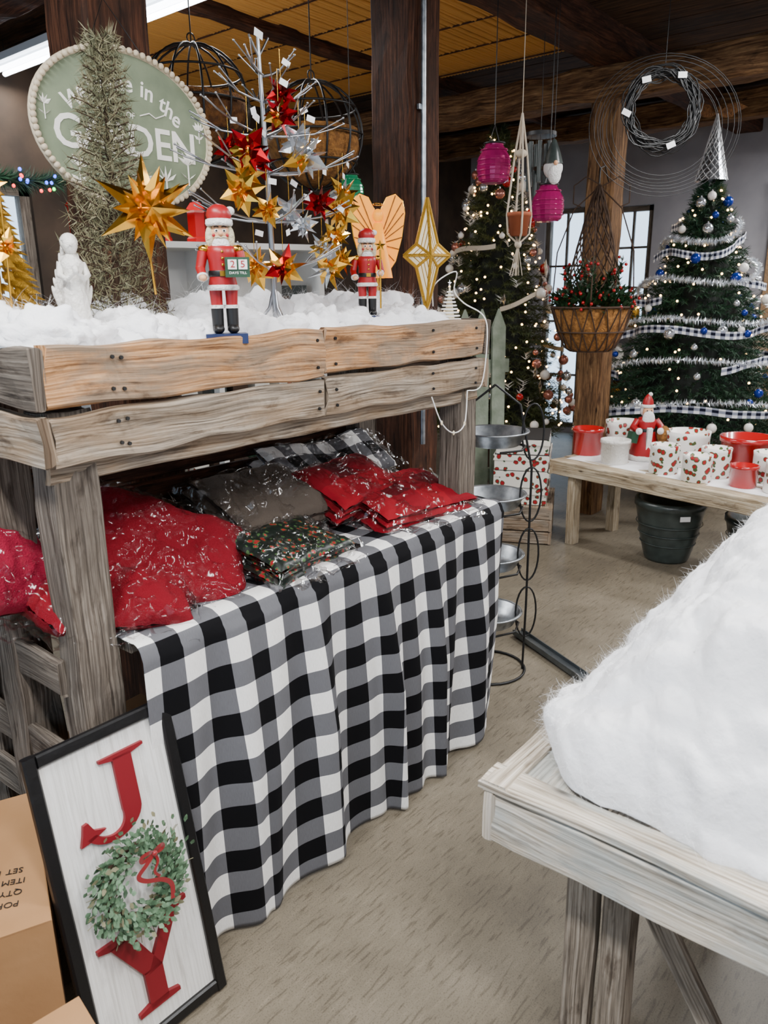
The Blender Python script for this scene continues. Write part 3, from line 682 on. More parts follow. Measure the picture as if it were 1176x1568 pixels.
# ------------------------------------------------------------------ pencil tree
def needles(o,p0,p1,n,ln,k,w=.0012,ang=.9):
    p0=Vector(p0);p1=Vector(p1);d=(p1-p0).normalized(); a=d.orthogonal().normalized(); b_=d.cross(a)
    for i in range(n):
        t=(i+R())/n; p=p0.lerp(p1,t); th=U(0,2*PI); nd=(d*math.cos(ang)+(a*math.cos(th)+b_*math.sin(th))*math.sin(ang)).normalized()
        sd=nd.cross(Vector((U(-1,1),U(-1,1),U(-1,1)))).normalized()*w; L2=ln*U(.7,1.1)
        o.add([p-sd,p+sd,p+nd*L2],[(0,1,2)],k)
o=B(); base=Vector((1.12,1.80,1.49)); topv=Vector((1.155,1.80,2.18))
o.tube([base,base.lerp(topv,.5)+Vector((.01,0,0)),topv],[.012,.007,.002],'trunk',6)
for i in range(260):
    t=(i/260)**.9; p=base.lerp(topv,t*.98+.02); rr=(.110*(1-t)**.8+.035)*U(.7,1.05); a=i*2.399
    e=p+Vector((rr*math.cos(a),rr*math.sin(a),rr*.25)); o.tube([p,e],.0015,'trunk',4)
    needles(o,p.lerp(e,.15),e,30,.032,'frost',.0013,1.0)
o.build('frosted_pencil_pine_tree')
o=B(); c=(1.10,1.60,1.785)
flatstar(o,c,.118,6,'gold',-.5,.3,.36); flatstar(o,(c[0],c[1]-.015,c[2]),.08,6,'gold',-.5,.5,.45,PI/2+PI/6)
for i in range(9): arm(o,c,Vector((math.cos(i*.7),-.5,math.sin(i*.7))),.10,.022,'gold')
o.tube([(c[0],c[1],c[2]-.1),(1.12,1.62,1.60)],.003,'gold',5)
o.build('gold_star_tree_topper')
o=B(); c=Vector((.80,1.72,1.49))
for i in range(34):
    t=i/34; z=.42*t; rr=.09*(1-t)+.008
    for j in range(7):
        a=j*2*PI/7+i*.5; arm(o,c+Vector((rr*.3*math.cos(a),rr*.3*math.sin(a),z)),Vector((math.cos(a),math.sin(a),-.35)),rr*1.0,.012,'goldg')
o.tube([c,c+Vector((0,0,.44))],.006,'goldg'); flatstar(o,c+Vector((0,0,.47)),.045,5,'goldg',-.5)
o.build('gold_tinsel_cone_tree')
for (p,r) in (((.735,1.58,1.80),.045),((.745,1.55,1.69),.038),((.76,1.62,1.90),.035)):
    o=B(); burst(o,(0,0,0),r,'gold',14); o.tube([(0,0,r*.5),(0,0,r+.06)],.001,'gold',4)
    o.tube([(0,0,r+.06),(.01,.02,r+.07),(.03,.06,r+.02),(.04,.1,-(p[2]-1.5))],.002,'gold',5); o.build('gold_star_ornament',p)
# angel statue
o=B()
o.lathe([(0,0),(.036,0),(.038,.01),(.032,.03),(.026,.08),(.021,.125),(.019,.14),(.024,.155),(.024,.165),(.013,.178),(.009,.183),(.0,.19)],(0,0,0),'whiteglaze',30,mod=lambda a,z:1+.09*math.sin(9*a)*(1 if z<.12 else 0))
o.ell((0,-.003,.20),(.0155,.0165,.020),'whiteglaze'); o.ell((0,.004,.205),(.018,.018,.019),'whiteglaze'); o.ell((0,-.019,.199),(.003,.004,.003),'whiteglaze',8,6)
for s in (-1,1):
    o.tube([(s*.021,0,.163),(s*.027,-.012,.14),(s*.016,-.030,.132),(s*.004,-.036,.145)],[.008,.007,.006,.005],'whiteglaze',8)
    for j in range(6):
        o.ell((s*(.010+.0040*j),.024,.150-.014*j+.01),(.0060,.004,.042-.002*j),'whiteglaze',8,8,(0,s*(.05+.05*j),0))
o.ell((0,-.04,.15),(.006,.006,.009),'whiteglaze',8,6)
o.build('white_angel_figurine',(.915,1.62,1.495),(0,0,-.35),1.04)
# ------------------------------------------------------------------ nutcrackers
def nutcracker(loc,h,rz,block=True):
    o=B()
    o.box((0,0,.012),(.09,.06,.024),'blue')
    for s in (-1,1):
        o.ell((s*.016,-.01,.035),(.013,.022,.012),'black'); o.cyl((s*.016,0,.03),(s*.016,0,.085),.0125,.0135,'black',14)
        o.cyl((s*.016,0,.084),(s*.016,0,.092),.016,.016,'fur',14); o.cyl((s*.016,0,.09),(s*.017,0,.135),.0125,.0145,'red',14)
    o.lathe([(0,.128),(.030,.128),(.031,.14),(.027,.16),(.028,.19),(.032,.21),(.030,.226),(.012,.234),(0,.236)],(0,0,0),'red',20)
    o.lathe([(.030,.126),(.034,.127),(.035,.134),(.031,.139)],(0,0,0),'fur',20); o.lathe([(.0285,.158),(.0295,.16),(.0295,.17),(.0285,.172)],(0,0,0),'black',20)
    o.box((0,-.029,.165),(.014,.004,.012),'gold')
    for z in (.185,.2,.215): o.ell((0,-.032,z),.0035,'gold',8,6)
    for s in (-1,1):
        o.ell((s*.034,0,.222),(.014,.013,.010),'gold')
        sh=Vector((s*.038,0,.215)); el=Vector((s*.046,-.005,.178)); ha=Vector((s*.036,-.036,.17)) if s>0 else Vector((s*.043,-.028,.155))
        o.cyl(sh,el,.0115,.010,'red',12); o.ell(el,.0105,'red',10,8); o.cyl(el,ha,.010,.009,'red',12); o.cyl(el.lerp(ha,.8),ha,.012,.012,'fur',12); o.ell(ha+Vector((0,-.006,0)),(.008,.010,.008),'skin')
    if block:
        o.box((.028,-.055,.178),(.05,.022,.045),'greenbox')
        for s in (-1,1): o.box((.028+s*.011,-.067,.184),(.018,.003,.022),'white')
        o.text('2',.022,TM((.0175,-.069,.184),(PI/2,0,0)),'red',.0005); o.text('5',.022,TM((.0385,-.069,.184),(PI/2,0,0)),'red',.0005)
        o.text('DAYS TILL',.008,TM((.028,-.0665,.165),(PI/2,0,0)),'white',.0004)
    else: o.tube([(.036,-.04,.05),(.036,-.04,.25)],.003,'gold'); flatstar(o,(.036,-.04,.262),.02,5,'gold')
    o.ell((0,0,.255),(.022,.021,.026),'skin'); o.cyl((0,0,.225),(0,0,.24),.012,.013,'skin')
    o.ell((0,-.022,.255),(.005,.008,.005),'skin',8,6)
    for s in (-1,1):
        o.ell((s*.008,-.0185,.262),(.0045,.003,.0045),'white',8,6); o.ell((s*.008,-.0212,.262),(.0022,.0015,.0025),'ink',8,6)
        o.tube([(s*.013,-.0175,.270),(s*.008,-.020,.272),(s*.003,-.0205,.270)],.0014,'ink',5); o.ell((s*.014,-.0165,.252),(.004,.002,.004),'red',8,6)
    o.tube([(-.012,-.0195,.247),(-.005,-.0225,.2485),(0,-.023,.246),(.005,-.0225,.2485),(.012,-.0195,.247)],.002,'hair',6)
    o.box((0,-.0205,.238),(.012,.004,.009),'white')
    o.ell((0,-.014,.228),(.019,.012,.022),'fur',12,10); o.ell((0,.010,.252),(.026,.017,.030),'hair',12,10)
    for s in (-1,1): o.ell((s*.021,0,.248),(.010,.014,.026),'hair',10,8)
    o.lathe([(.0,.274),(.027,.274),(.029,.279),(.028,.288),(.022,.291)],(0,0,0),'fur',18)
    o.lathe([(.024,.288),(.027,.298),(.023,.312),(.012,.321),(0,.324)],(0,0,0),'red',18); o.ell((.024,0,.308),.010,'fur',10,8)
    o.build('santa_nutcracker',loc,(0,0,rz),(h/.325*1.12,h/.325*1.12,h/.325))
nutcracker((1.185,1.450,1.488),.305,-.62)
nutcracker((1.82,1.56,1.51),.27,-.7,False)
o=B()
for s in (-1,1):
    pl=[(0,.0),(s*.02,.0),(s*.055,.05),(s*.075,.12),(s*.085,.19),(s*.078,.225),(s*.055,.245),(s*.028,.235),(s*.01,.20),(0,.18)]
    if s<0: pl=pl[::-1]
    o.extr(pl,.012,'glow',TM((0,0,0),(PI/2,0,0)))
    for q in ((.05,.05),(.065,.085),(.075,.12),(.08,.155),(.08,.19),(.075,.22),(.055,.24)): o.tube([(0,-.014,.10),(s*q[0]*.6,-.016,.10+(q[1]-.1)*.6),(s*q[0],-.014,q[1])],.0016,'coirw',5)
    o.tube([(x_*1.0,-.006,z_) for x_,z_ in pl],.003,'gold',5,True)
o.lathe([(.045,0),(.03,.08),(.014,.16),(0,.165)],(0,-.012,0),'glow',16); o.ell((0,-.014,.182),(.017,.015,.020),'glow'); o.ring((0,-.014,.215),.014,.002,'gold',(.3,0,0),16)
o.tube([(0,0,.02),(0,.01,-.12)],.006,'gold',6)
o.build('lit_capiz_angel',(2.17,1.81,1.645),(0,0,-.7),1.12)
# star lantern
o=B()
def starl():
    pts=[]
    for i in range(8):
        a=PI/2+PI*i/4; r_=(.175 if i==0 else .175 if i==4 else .078) if i%2==0 else .05
        pts.append((r_*math.cos(a),r_*math.sin(a)))
    return pts
P_=starl(); T=TM((0,0,.175))
vs=[(0,-.04,0),(0,.04,0)]+[(x,0,z) for x,z in P_]
o.add(vs,[f for i in range(8) for f in ((0,2+(i+1)%8,2+i),(1,2+i,2+(i+1)%8))],'glowl',False,None,T)
for i in range(8):
    a=T@Vector((P_[i][0],0,P_[i][1])); b_=T@Vector((P_[(i+1)%8][0],0,P_[(i+1)%8][1])); o.tube([a,b_],.006,'goldg',6)
    for s in (-.04,.04):
        c0=T@Vector((0,s,0)); o.tube([a,c0],.005,'goldg',6)
        for f in (.3,.5,.7): o.tube([a.lerp(c0,f),b_.lerp(c0,f)],.0015,'goldg',4)
o.build('gold_star_lantern',(2.12,1.56,1.535),(0,0,-.62))
o=B()
for i in range(9): o.ring((0,0,.012*i+.005),.04*(1-i/10),.0035,'white',n=18)
o.cyl((0,0,0),(0,0,.12),.02,.002,'glowl'); flatstar(o,(0,0,.13),.014,5,'silver')
o.build('white_beaded_cone_tree',(2.15,1.49,1.505),(0,0,0),.9)
# ------------------------------------------------------------------ garden sign
o=B(); a_,b_=.275,.200
def ell_pts(a,b,n=64): return [(a*math.cos(2*PI*i/n),b*math.sin(2*PI*i/n)) for i in range(n)]
Tv=TM((0,0,0),(PI/2,0,0))
o.extr(ell_pts(a_,b_),.012,'sage',Tv)
o.tube([(x,-.008,z) for x,z in ell_pts(a_-.004,b_-.004)],.009,'cream',8,True)
n=84
for i in range(n):
    t=2*PI*i/n; o.ell((a_*math.cos(t)*.99,-.019,b_*math.sin(t)*.985),.0085,'cream',8,6)
def TT(x,z,rot=0): return TM((x,-.0125,z))@Matrix.Rotation(PI/2,4,'X')@Matrix.Rotation(rot,4,'Z')
s1='Welcome in the'; wd={'W':1.35,'m':1.35,'l':.5,'i':.5,' ':.65,'t':.65,'e':.95,'c':.85,'o':.98,'n':.95,'h':.95}
tot=sum(wd[c_] for c_ in s1); acc=0
for ch in s1:
    pos=(acc+wd[ch]/2)/tot*2-1; acc+=wd[ch]; ang=PI/2-pos*.82
    o.text(ch,.060,TT(.262*math.cos(ang)*.9,-.13+.245*math.sin(ang),-pos*.48),'whiteh',.001,off=.0008)
o.text('OF',.022,TT(.01,.038),'whiteh',.001)
s2='GARDEN'
for i,ch in enumerate(s2): o.text(ch,.115,TT((i-2.5)*.072,-.028),'whiteh',.0015,off=.0015)
def flower(x,z,s,dirn=0):
    o.tube([(x,-.0135,z-.05*s),(x+.004*dirn,-.0135,z)],.0022*s,'whiteh',5)
    for k in range(5):
        a=PI/2+(k-2)*.5; arm(o,(x,-.013,z),Vector((math.cos(a),0.0,math.sin(a))),.036*s,.008*s,'whiteh',.3)
    for sgn in (-1,1): arm(o,(x,-.013,z-.035*s),Vector((sgn,0,.7)),.03*s,.006*s,'whiteh',.3)
for x,z,s in ((-.238,.03,.7),(-.16,-.11,1),(.03,-.13,1.1),(.11,-.12,1.2),(.19,-.07,1.1),(-.06,-.14,.8),(.238,.03,.7)): flower(x,z,s)
for sgn in (-1,1): o.tube([(sgn*.04,-.0135,.042),(sgn*.07,-.0135,.052),(sgn*.09,-.0135,.042),(sgn*.12,-.0135,.054)],.002,'whiteh',5)
o.tube([(-.1,0,.17),(0,.05,.33),(.1,0,.17)],.0015,'black',5)
o.build('welcome_garden_oval_sign',(1.388,2.08,2.045),(.0,0,0),1.03)
# ------------------------------------------------------------------ hanging wire planters
def wire_globe(loc,r,top,kk='coirw'):
    o=B()
    for i in range(6): o.ring((0,0,0),r,.0045,'black',(PI/2,0,i*PI/6),32)
    for z in (-.5,0,.5): o.ring((0,0,r*z),r*math.sqrt(1-z*z),.0045,'black')
    k=len(o.v)
    o.ell((0,0,-.0),(r*.95,r*.95,r*.95),kk,24,14,fn=lambda p:1+.02*noise.noise(p*6))
    for j in range(k,len(o.v)):
        x,y,z=o.v[j]
        if z>0: o.v[j]=(x*.94,y*.94,r*.12-z*.35)
    o.tube([(0,0,r),(0,0,top-loc[2])],.003,'black'); o.ring((0,0,r+.02),.02,.003,'black',(PI/2,0,0),12)
    o.build('wire_globe_hanging_basket',loc)
wire_globe((2.60,2.52,2.24),.215,CZ-.1)
wire_globe((2.27,2.88,2.36),.23,CZ-.1,'coir')
# ------------------------------------------------------------------ hanging jars etc
def jar(name,loc,top,k='pinkg',s=1):
    o=B(); o.lathe([(0,-.10),(.055,-.10),(.075,-.085),(.085,-.03),(.08,.02),(.055,.06),(.045,.075),(.048,.09)],(0,0,0),k,20,smooth=False)
    for i in range(7): o.ring((0,0,-.09+i*.024),.083 if 0<i<5 else .066,.0035,k,n=20)
    o.ring((0,0,.085),.05,.005,'black'); o.tube([(-.05,0,.085),(0,0,.17),(.05,0,.085)],.003,'black'); o.tube([(0,0,.17),(0,0,(top-loc[2])/s)],.0025,'black')
    o.build(name,loc,(0,0,0),s)
jar('pink_glass_hanging_lantern',(3.61,2.24,2.22),CZ-.16); jar('pink_glass_hanging_lantern',(3.97,2.12,2.05),CZ-.16)
jar('green_glass_hanging_lantern',(2.50,2.22,2.0),CZ-.16,'greeng',.6)
# gnome ornament hanging above the second lantern
o=B(); o.ell((0,0,0),(.05,.045,.05),'fur'); o.lathe([(.05,.02),(.035,.07),(.012,.13),(0,.14)],(0,0,0),'potg',14); o.ell((0,-.045,.02),.012,'skin',8,6); o.ell((0,-.03,-.03),(.035,.025,.05),'fur'); o.tube([(0,0,.14),(0,0,CZ-2.22)],.0015,'black',4)
o.build('hanging_gnome_ornament',(3.82,2.02,2.19),(0,0,-.8))
o=B(); o.cyl((0,0,0),(0,0,.02),.09,.09,'black',20); o.tube([(0,0,.02),(0,0,CZ-2.45)],.002,'black')
for i in range(7):
    a=2*PI*i/7; L3=.30-.02*i; o.cyl((.065*math.cos(a),.065*math.sin(a),-.03),(.065*math.cos(a),.065*math.sin(a),-.03-L3),.013,.013,'potg',10); o.tube([(.065*math.cos(a),.065*math.sin(a),0),(.065*math.cos(a),.065*math.sin(a),-.03)],.001,'black',4)
o.cyl((0,0,-.16),(0,0,-.175),.035,.035,'trunk'); o.tube([(0,0,0),(0,0,-.42)],.001,'black',4); o.box((0,0,-.45),(.05,.004,.07),'trunk')
o.build('wind_chime',(4.30,2.36,2.44))
o=B()
for i in range(4):
    a=PI/4+i*PI/2; o.tube([(0,0,.50),(.03*math.cos(a),.03*math.sin(a),.32),(.062*math.cos(a),.062*math.sin(a),.04),(.055*math.cos(a),.055*math.sin(a),-.05),(0,0,-.10)],.005,'rope',6)
o.ell((0,0,.32),(.03,.03,.02),'rope'); o.ell((0,0,-.10),(.018,.018,.02),'rope'); o.tube([(0,0,.5),(0,0,CZ-1.95-.05)],.002,'rope')
for i in range(10): o.tube([(0,0,-.1),(U(-.03,.03),U(-.03,.03),-.25)],.002,'rope',4)
o.lathe([(0,-.06),(.042,-.06),(.055,.03),(.062,.032),(.062,.05),(.054,.05),(.05,.0)],(0,0,0),'terra',20)
o.build('macrame_plant_hanger',(3.60,2.08,1.92))
o=B()
for i in range(26):
    r=.17+random.gauss(0,.018); ph=U(0,6); pts=[]
    for j in range(36):
        a=2*PI*j/36; rr=r+.012*math.sin(3*a+ph)+.008*math.sin(7*a+ph*2); pts.append((rr*math.cos(a),U(-.002,.002)+.02*math.sin(2*a+ph),rr*math.sin(a)*1.0))
    o.tube(pts,.0035,'black',4,True)
for i in range(7):
    r=.27+.02*i; o.tube([(r*math.cos(t)+.02,.03*math.sin(i),-.08+r*math.sin(t)*.85) for t in [2*PI*j/40 for j in range(40)]],.0018,'black',4,True)
for p in ((-.1,.13),(.08,.15),(-.19,-.02),(.05,-.17)): o.box((p[0],-.03,p[1]),(.045,.001,.028),'tag',(0,U(-.5,.5),0))
o.tube([(0,0,.17),(0,0,CZ-2.47)],.002,'black')
o.build('grapevine_wire_wreath_coil',(4.23,1.64,2.47),(0,0,-.85))
# ------------------------------------------------------------------ christmas trees
def xtree(name,loc,z0,z1,r0,nb,k,kind):
    o=B(); H=z1-z0
    o.cyl((0,0,0.02),(0,0,z1-.1),.035,.01,'trunk',10)
    for i in range(4):
        a=i*PI/2+.4; o.tube([(0,0,.16),(.2*math.cos(a),.2*math.sin(a),.05),(.3*math.cos(a),.3*math.sin(a),.012)],.012,'black',6)
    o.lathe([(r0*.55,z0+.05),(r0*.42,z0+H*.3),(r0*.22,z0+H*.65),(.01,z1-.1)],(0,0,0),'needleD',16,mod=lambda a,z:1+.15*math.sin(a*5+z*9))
    def rad(z): return r0*(1-(z-z0)/H)**.85+.03
    for i in range(nb):
        t=(i/nb)**1.35; z=z0+H*t*.985; L2=rad(z)*U(.80,1.08); a=i*2.39996+U(-.2,.2)
        s=Vector((0,0,z+L2*.1)); e=Vector((L2*math.cos(a),L2*math.sin(a),z-L2*.12+.03)); mid=s.lerp(e,.6)+Vector((0,0,-.02))
        st=s.lerp(mid,.5)
        needles(o,st,mid,int(10+50*L2),.06,k,.0035,.8); needles(o,mid,e,int(14+55*L2),.055,k,.0035,.75)
        for sg in (-1,1):
            b2=mid+Vector((math.cos(a+sg*.6),math.sin(a+sg*.6),-.05))*L2*.34; needles(o,mid.lerp(s,.15),b2,int(8+45*L2),.05,k,.0035,.8)
    def on(z,a,f=1.0): r=rad(z)*f; return Vector((r*math.cos(a),r*math.sin(a),z))
    for i in range(190 if kind=='b' else 260):
        t=R()**1.3; p=on(z0+H*t*.95,U(0,2*PI),U(.85,1.04)); o.ell(p,.008,'warm',6,4)
    orns=['orn_b','orn_b','orn_w','clear'] if kind=='b' else ['orn_w','orn_p','redglaze','orn_w','orn_p','clear']
    for i in range(150 if kind=='w' else 90):
        t=R()**1.3; p=on(z0+H*t*.93,U(0,2*PI),1.05); r_=U(.022,.042); o.ell(p,r_,random.choice(orns),12,8)
        o.cyl(p+Vector((0,0,r_*.9)),p+Vector((0,0,r_*1.25)),.007,.007,'silver',6)
    if kind=='b':
        turns=5.0;n=420; pts=[]
        for i in range(n+1):
            t=i/n; a=t*turns*2*PI+2.0; z=z0+.10*H+H*.74*t+.045*math.sin(a*2.3+t*9)
            pts.append(on(z,a,1.06+.05*math.sin(a*7)+.02*math.sin(a*17)))
        seg=[]
        for i,p in enumerate(pts):
            if math.sin(i*.11)>-.72: seg.append(p)
            else:
                if len(seg)>3: o.strip(seg,.052,'ribck',Vector((0,0,1)),len(seg)*.03)
                seg=[]
        if len(seg)>3: o.strip(seg,.052,'ribck',Vector((0,0,1)),len(seg)*.03)
        pp=[]
        for i in range(600):
            t=i/600; a=t*turns*2*PI+2.0+PI; z=z0+.04*H+H*.78*t+.05*math.sin(a*2.1); pp.append(on(z,a,1.10))
        for i in range(0,599): needles(o,pp[i],pp[i+1],22,.034,'tinsel',.0032,1.4)
    else:
        for i in range(14):
            p=on(U(z0+.3,z1-.3),U(-2.9,-1.0),1.1); flatstar(o,p,.055,6,random.choice(['orn_w','silver']),.6)
        seg=[]
        for i in range(260):
            t=i/260; a=t*4*2*PI; seg.append(on(z0+.1*H+H*.8*t+.03*math.sin(a*3),a,1.05+.04*math.sin(i*.5)))
        for q in range(0,250,26): o.strip(seg[q:q+13],.035,'rope')
        for i in range(110):
            p=on(z0+H*R()**1.2*.9,U(0,2*PI),1.0); needles(o,p,p+Vector((0,0,.05)),16,.06,'orn_w',.002,1.1)
    o.build(name,loc)
xtree('decorated_christmas_tree',(6.15,1.98,0),.50,2.36,.80,470,'needle','b')
xtree('decorated_christmas_tree',(5.58,3.42,0),.50,2.85,.64,480,'needle2','w')
o=B(); o.lathe([(.10,0),(.065,.13),(.033,.27),(.004,.42)],(0,0,0),'silver',18,smooth=False)
for i in range(12):
    a=i*2*PI/12
    for s in (-1,1): o.tube([((.103*(1-t)**1.0+.004)*math.cos(a+s*t*4),(.103*(1-t)+.004)*math.sin(a+s*t*4),.42*t) for t in [j/12 for j in range(13)]],.0018,'tag',4)
for s in (-1,1):
    o.add([(0,0,.42),(s*.06,0,.475),(s*.13,0,.49),(s*.20,0,.46),(s*.13,0,.43),(s*.10,0,.40),(s*.05,0,.395)],[(0,1,2,3,4,5,6)],'coir')
o.ell((0,0,.45),.022,'coir'); o.ring((0,0,.51),.02,.003,'trunk',n=12)
o.build('winged_cone_tree_topper',(6.15,1.98,2.34),(0,0,-.87),1.05)
# ------------------------------------------------------------------ hanging basket on right post
o=B()
o.lathe([(0,0),(.12,.0),(.15,.02),(.20,.12),(.245,.27),(.235,.27),(.19,.13),(.0,.10)],(0,0,0),'coirw',28,mod=lambda a,z:1+.02*math.sin(11*a))
for i in range(16):
    a=i*2*PI/16
    for s in (-1,1): o.tube([((r_+.008)*math.cos(a+s*t),(r_+.008)*math.sin(a+s*t),z) for r_,z,t in ((.12,0,0),(.15,.02,.05),(.20,.12,.2),(.245,.27,.39))],.004,'trunk',5)
o.ring((0,0,.27),.252,.007,'trunk'); o.ring((0,0,.12),.21,.005,'trunk'); o.ring((0,0,0),.125,.005,'trunk')
for i in range(1000):
    a=U(0,2*PI); rr=.24*math.sqrt(R()); z=.27+.13*(1-rr/.26)*U(.2,1)+U(-.03,.07); p=Vector((rr*math.cos(a),rr*math.sin(a),z))
    d=Vector((math.cos(a)*U(.2,1),math.sin(a)*U(.2,1),U(-.3,1))).normalized()*U(.035,.06); sd=d.cross(Vector((U(-1,1),U(-1,1),1))).normalized()*.014
    o.add([p,p+d*.35+sd,p+d*.6+sd*.5,p+d,p+d*.6-sd*.5,p+d*.35-sd],[(0,1,2,3,4,5)],'holly')
    if i%11==0: o.ell(p+d*1.0,.010,'berry',8,6)
for i in range(18):
    a=U(0,2*PI); h=U(.46,.56); e=Vector((.24*math.cos(a)*U(.6,1.2),.24*math.sin(a)*U(.6,1.2),h)); o.tube([(.1*math.cos(a),.1*math.sin(a),.3),tuple(e)],.0025,'trunk',4)
    needles(o,(.15*math.cos(a),.15*math.sin(a),.36),e,22,.045,'holly',.008,.8)
    for j in range(2): o.ell(e+Vector((U(-.03,.03),U(-.03,.03),U(-.04,.02))),.010,'berry',6,5)
for i in range(10):
    a=i*2*PI/10
    for s in (-1,1): o.tube([((.16*(1-t)**.8+.01)*math.cos(a+s*t*2.6),(.16*(1-t)**.8+.01)*math.sin(a+s*t*2.6),.36+.62*t) for t in [j/14 for j in range(15)]],.0045,'trunk',4)
for i in range(4):
    a=i*PI/2+.4; o.tube([(.25*math.cos(a),.25*math.sin(a),.27),(.23*math.cos(a),.23*math.sin(a),.6),(.14*math.cos(a),.14*math.sin(a),.85),(.01,0,.98)],.0045,'trunk',5)
for s in (-1,1): o.tube([(s*.01,-.02,.98),(s*.10*.637,-s*.10*.771-.02,1.03),(s*.17*.637,-s*.17*.771-.02,.98),(s*.17*.637,-s*.17*.771-.02,.88),(s*.12*.637,-s*.12*.771-.02,.86)],.004,'trunk',5)
o.tube([(0,0,.98),(.0,0,1.08),(.2,.06,1.12),(.42,.13,1.05)],.005,'black',5)
o.build('holly_hanging_basket',(4.72,2.18,1.22))
# ------------------------------------------------------------------ bench with pots
br=-.20
o=B()
bd,bl=.56,2.3
for i in range(4): o.plank((.07+i*.14,-bl/2,.525),(.135,bl,.03),'pale2',seg=24,jit=.003)
o.plank((.012,-bl/2,.485),(.024,bl,.07),'pale2',seg=24,jit=.003); o.plank((bd/2,-.012,.485),(bd,.024,.07),'pale2',seg=10)
for (x,y) in ((.06,-.16),(bd-.06,-.16),(.06,-bl+.16),(bd-.06,-bl+.16)):
    o.plank((x,y,.25),(.07,.06,.50),'pale2',seg=12)
o.build('rustic_wood_bench',(4.45,2.28,0),(0,0,br))
Rb=Matrix.Rotation(br,3,'Z')
def pot(name,loc,r,h,k,taper=.88,lip=True,candle=False):
    o=B(); t=.012
    pr=[(0,0),(r*taper,0),(r*taper+.003,.004),(r*.97,h*.85)]
    pr+= [(r*1.03,h*.86),(r*1.03,h),(r*.93,h),(r*.78,h*.3),(0,h*.28)] if lip else [(r,h),(r-t,h),(r*taper-t,.02),(0,.02)]
    o.lathe(pr,(0,0,0),k,28)
    if candle: o.cyl((0,0,.02),(0,0,h*.7),r*.3,r*.3,'candle'); o.ell((0,0,h*.78),(.006,.006,.014),'warm')
    return o.build(name,loc)
lat=[('red_ceramic_pot',(4.76,2.17),.10,.175,'redglaze',.9,True),('white_textured_pot',(4.60,1.91),.09,.15,'whiteglaze',.88,True),
('poinsettia_print_pot',(4.97,2.02),.115,.21,'pprint',.95,False),('poinsettia_print_pot',(4.52,1.57),.085,.17,'pprint',.97,False),
('poinsettia_print_pot',(4.43,1.35),.083,.15,'pprint',.97,False),('poinsettia_print_pot',(4.60,1.30),.085,.17,'pprint',.97,False),
('poinsettia_print_pot',(4.88,1.56),.135,.20,'pprint',.95,False),('red_ceramic_pot',(4.44,1.10),.075,.12,'redglaze',.9,True),
('red_ceramic_pot',(4.84,1.20),.15,.21,'redglaze',.92,True),('poinsettia_print_pot',(4.64,1.02),.09,.17,'pprint',.97,False),('poinsettia_print_pot',(4.42,.90),.09,.17,'pprint',.97,False)]
for n_,p_,r,h,k,tp,lp in lat:
    pot(n_,(p_[0],p_[1],.542),r,h,k,tp,lp,k=='pprint')
o=B()
o.grid(lambda u,v:(lambda q:(q.x,q.y,.5415+.001*math.sin(40*u)))(Vector((4.45,2.28,0))+Rb@Vector((.10+v*.36,-.05-u*2.1,0))),80,12,'tag'); o.build('lace_table_runner')
o=B()
o.lathe([(0,0),(.085,0),(.09,.02),(.078,.10),(.062,.18),(.055,.21),(.062,.25),(.05,.275),(.02,.285),(0,.288)],(0,0,0),'red',24,mod=lambda a,z:1+.05*math.sin(7*a)*(z<.15))
o.lathe([(.086,0),(.097,.004),(.098,.03),(.087,.035)],(0,0,0),'fur',24); o.box((0,-.07,.12),(.03,.03,.2),'fur',(.13,0,0))
o.lathe([(.056,.185),(.061,.19),(.061,.205),(.056,.21)],(0,0,0),'black',24)
o.ell((0,-.012,.315),(.034,.032,.038),'skin'); o.ell((0,-.04,.312),(.008,.009,.008),'skin',8,6)
for s in (-1,1):
    o.ell((s*.013,-.04,.325),(.005,.003,.005),'ink',8,6); o.tube([(s*.058,0,.258),(s*.09,-.02,.215),(s*.07,-.075,.20)],[.024,.023,.019],'red',10); o.ell((s*.068,-.08,.20),(.022,.018,.022),'fur',10,8); o.ell((s*.066,-.098,.20),(.014,.014,.014),'fur',8,6)
o.ell((0,-.035,.272),(.040,.026,.055),'fur',14,10); o.ell((0,.01,.318),(.042,.036,.042),'fur',14,10)
o.lathe([(.034,.34),(.042,.343),(.043,.358),(.036,.362)],(0,0,0),'fur',20); o.lathe([(.036,.355),(.032,.385),(.02,.41),(.008,.425),(0,.428)],(0,0,0),'red',18); o.ell((.012,0,.425),.014,'fur')
o.box((-.10,-.06,.16),(.05,.05,.07),'greenbox',(0,.2,.3)); o.ell((.10,-.05,.17),(.045,.04,.06),'coirw')
o.build('santa_claus_figurine',(4.80,1.80,.542),(0,0,-.9),.98)
def floorpot(loc,r,h):
    o=B(); o.lathe([(0,0),(r*.62,0),(r*.66,.015),(r*.82,h*.35),(r*.96,h*.75),(r,h*.88),(r*1.05,h*.9),(r*1.05,h),(r*.92,h),(r*.85,h*.8),(0,h*.78)],(0,0,0),'potg',36)
    for i in range(3): o.ring((0,0,h*(.3+.16*i)),r*(.80+.075*i)+.002,.003,'potg')
    o.box((-r*.72,-r*.70,h*.8),(.06,.002,.03),'tag',(0,0,-.85)); o.build('charcoal_garden_planter',loc)
floorpot((4.56,1.52,0),.20,.38); floorpot((4.75,1.05,0),.19,.30)
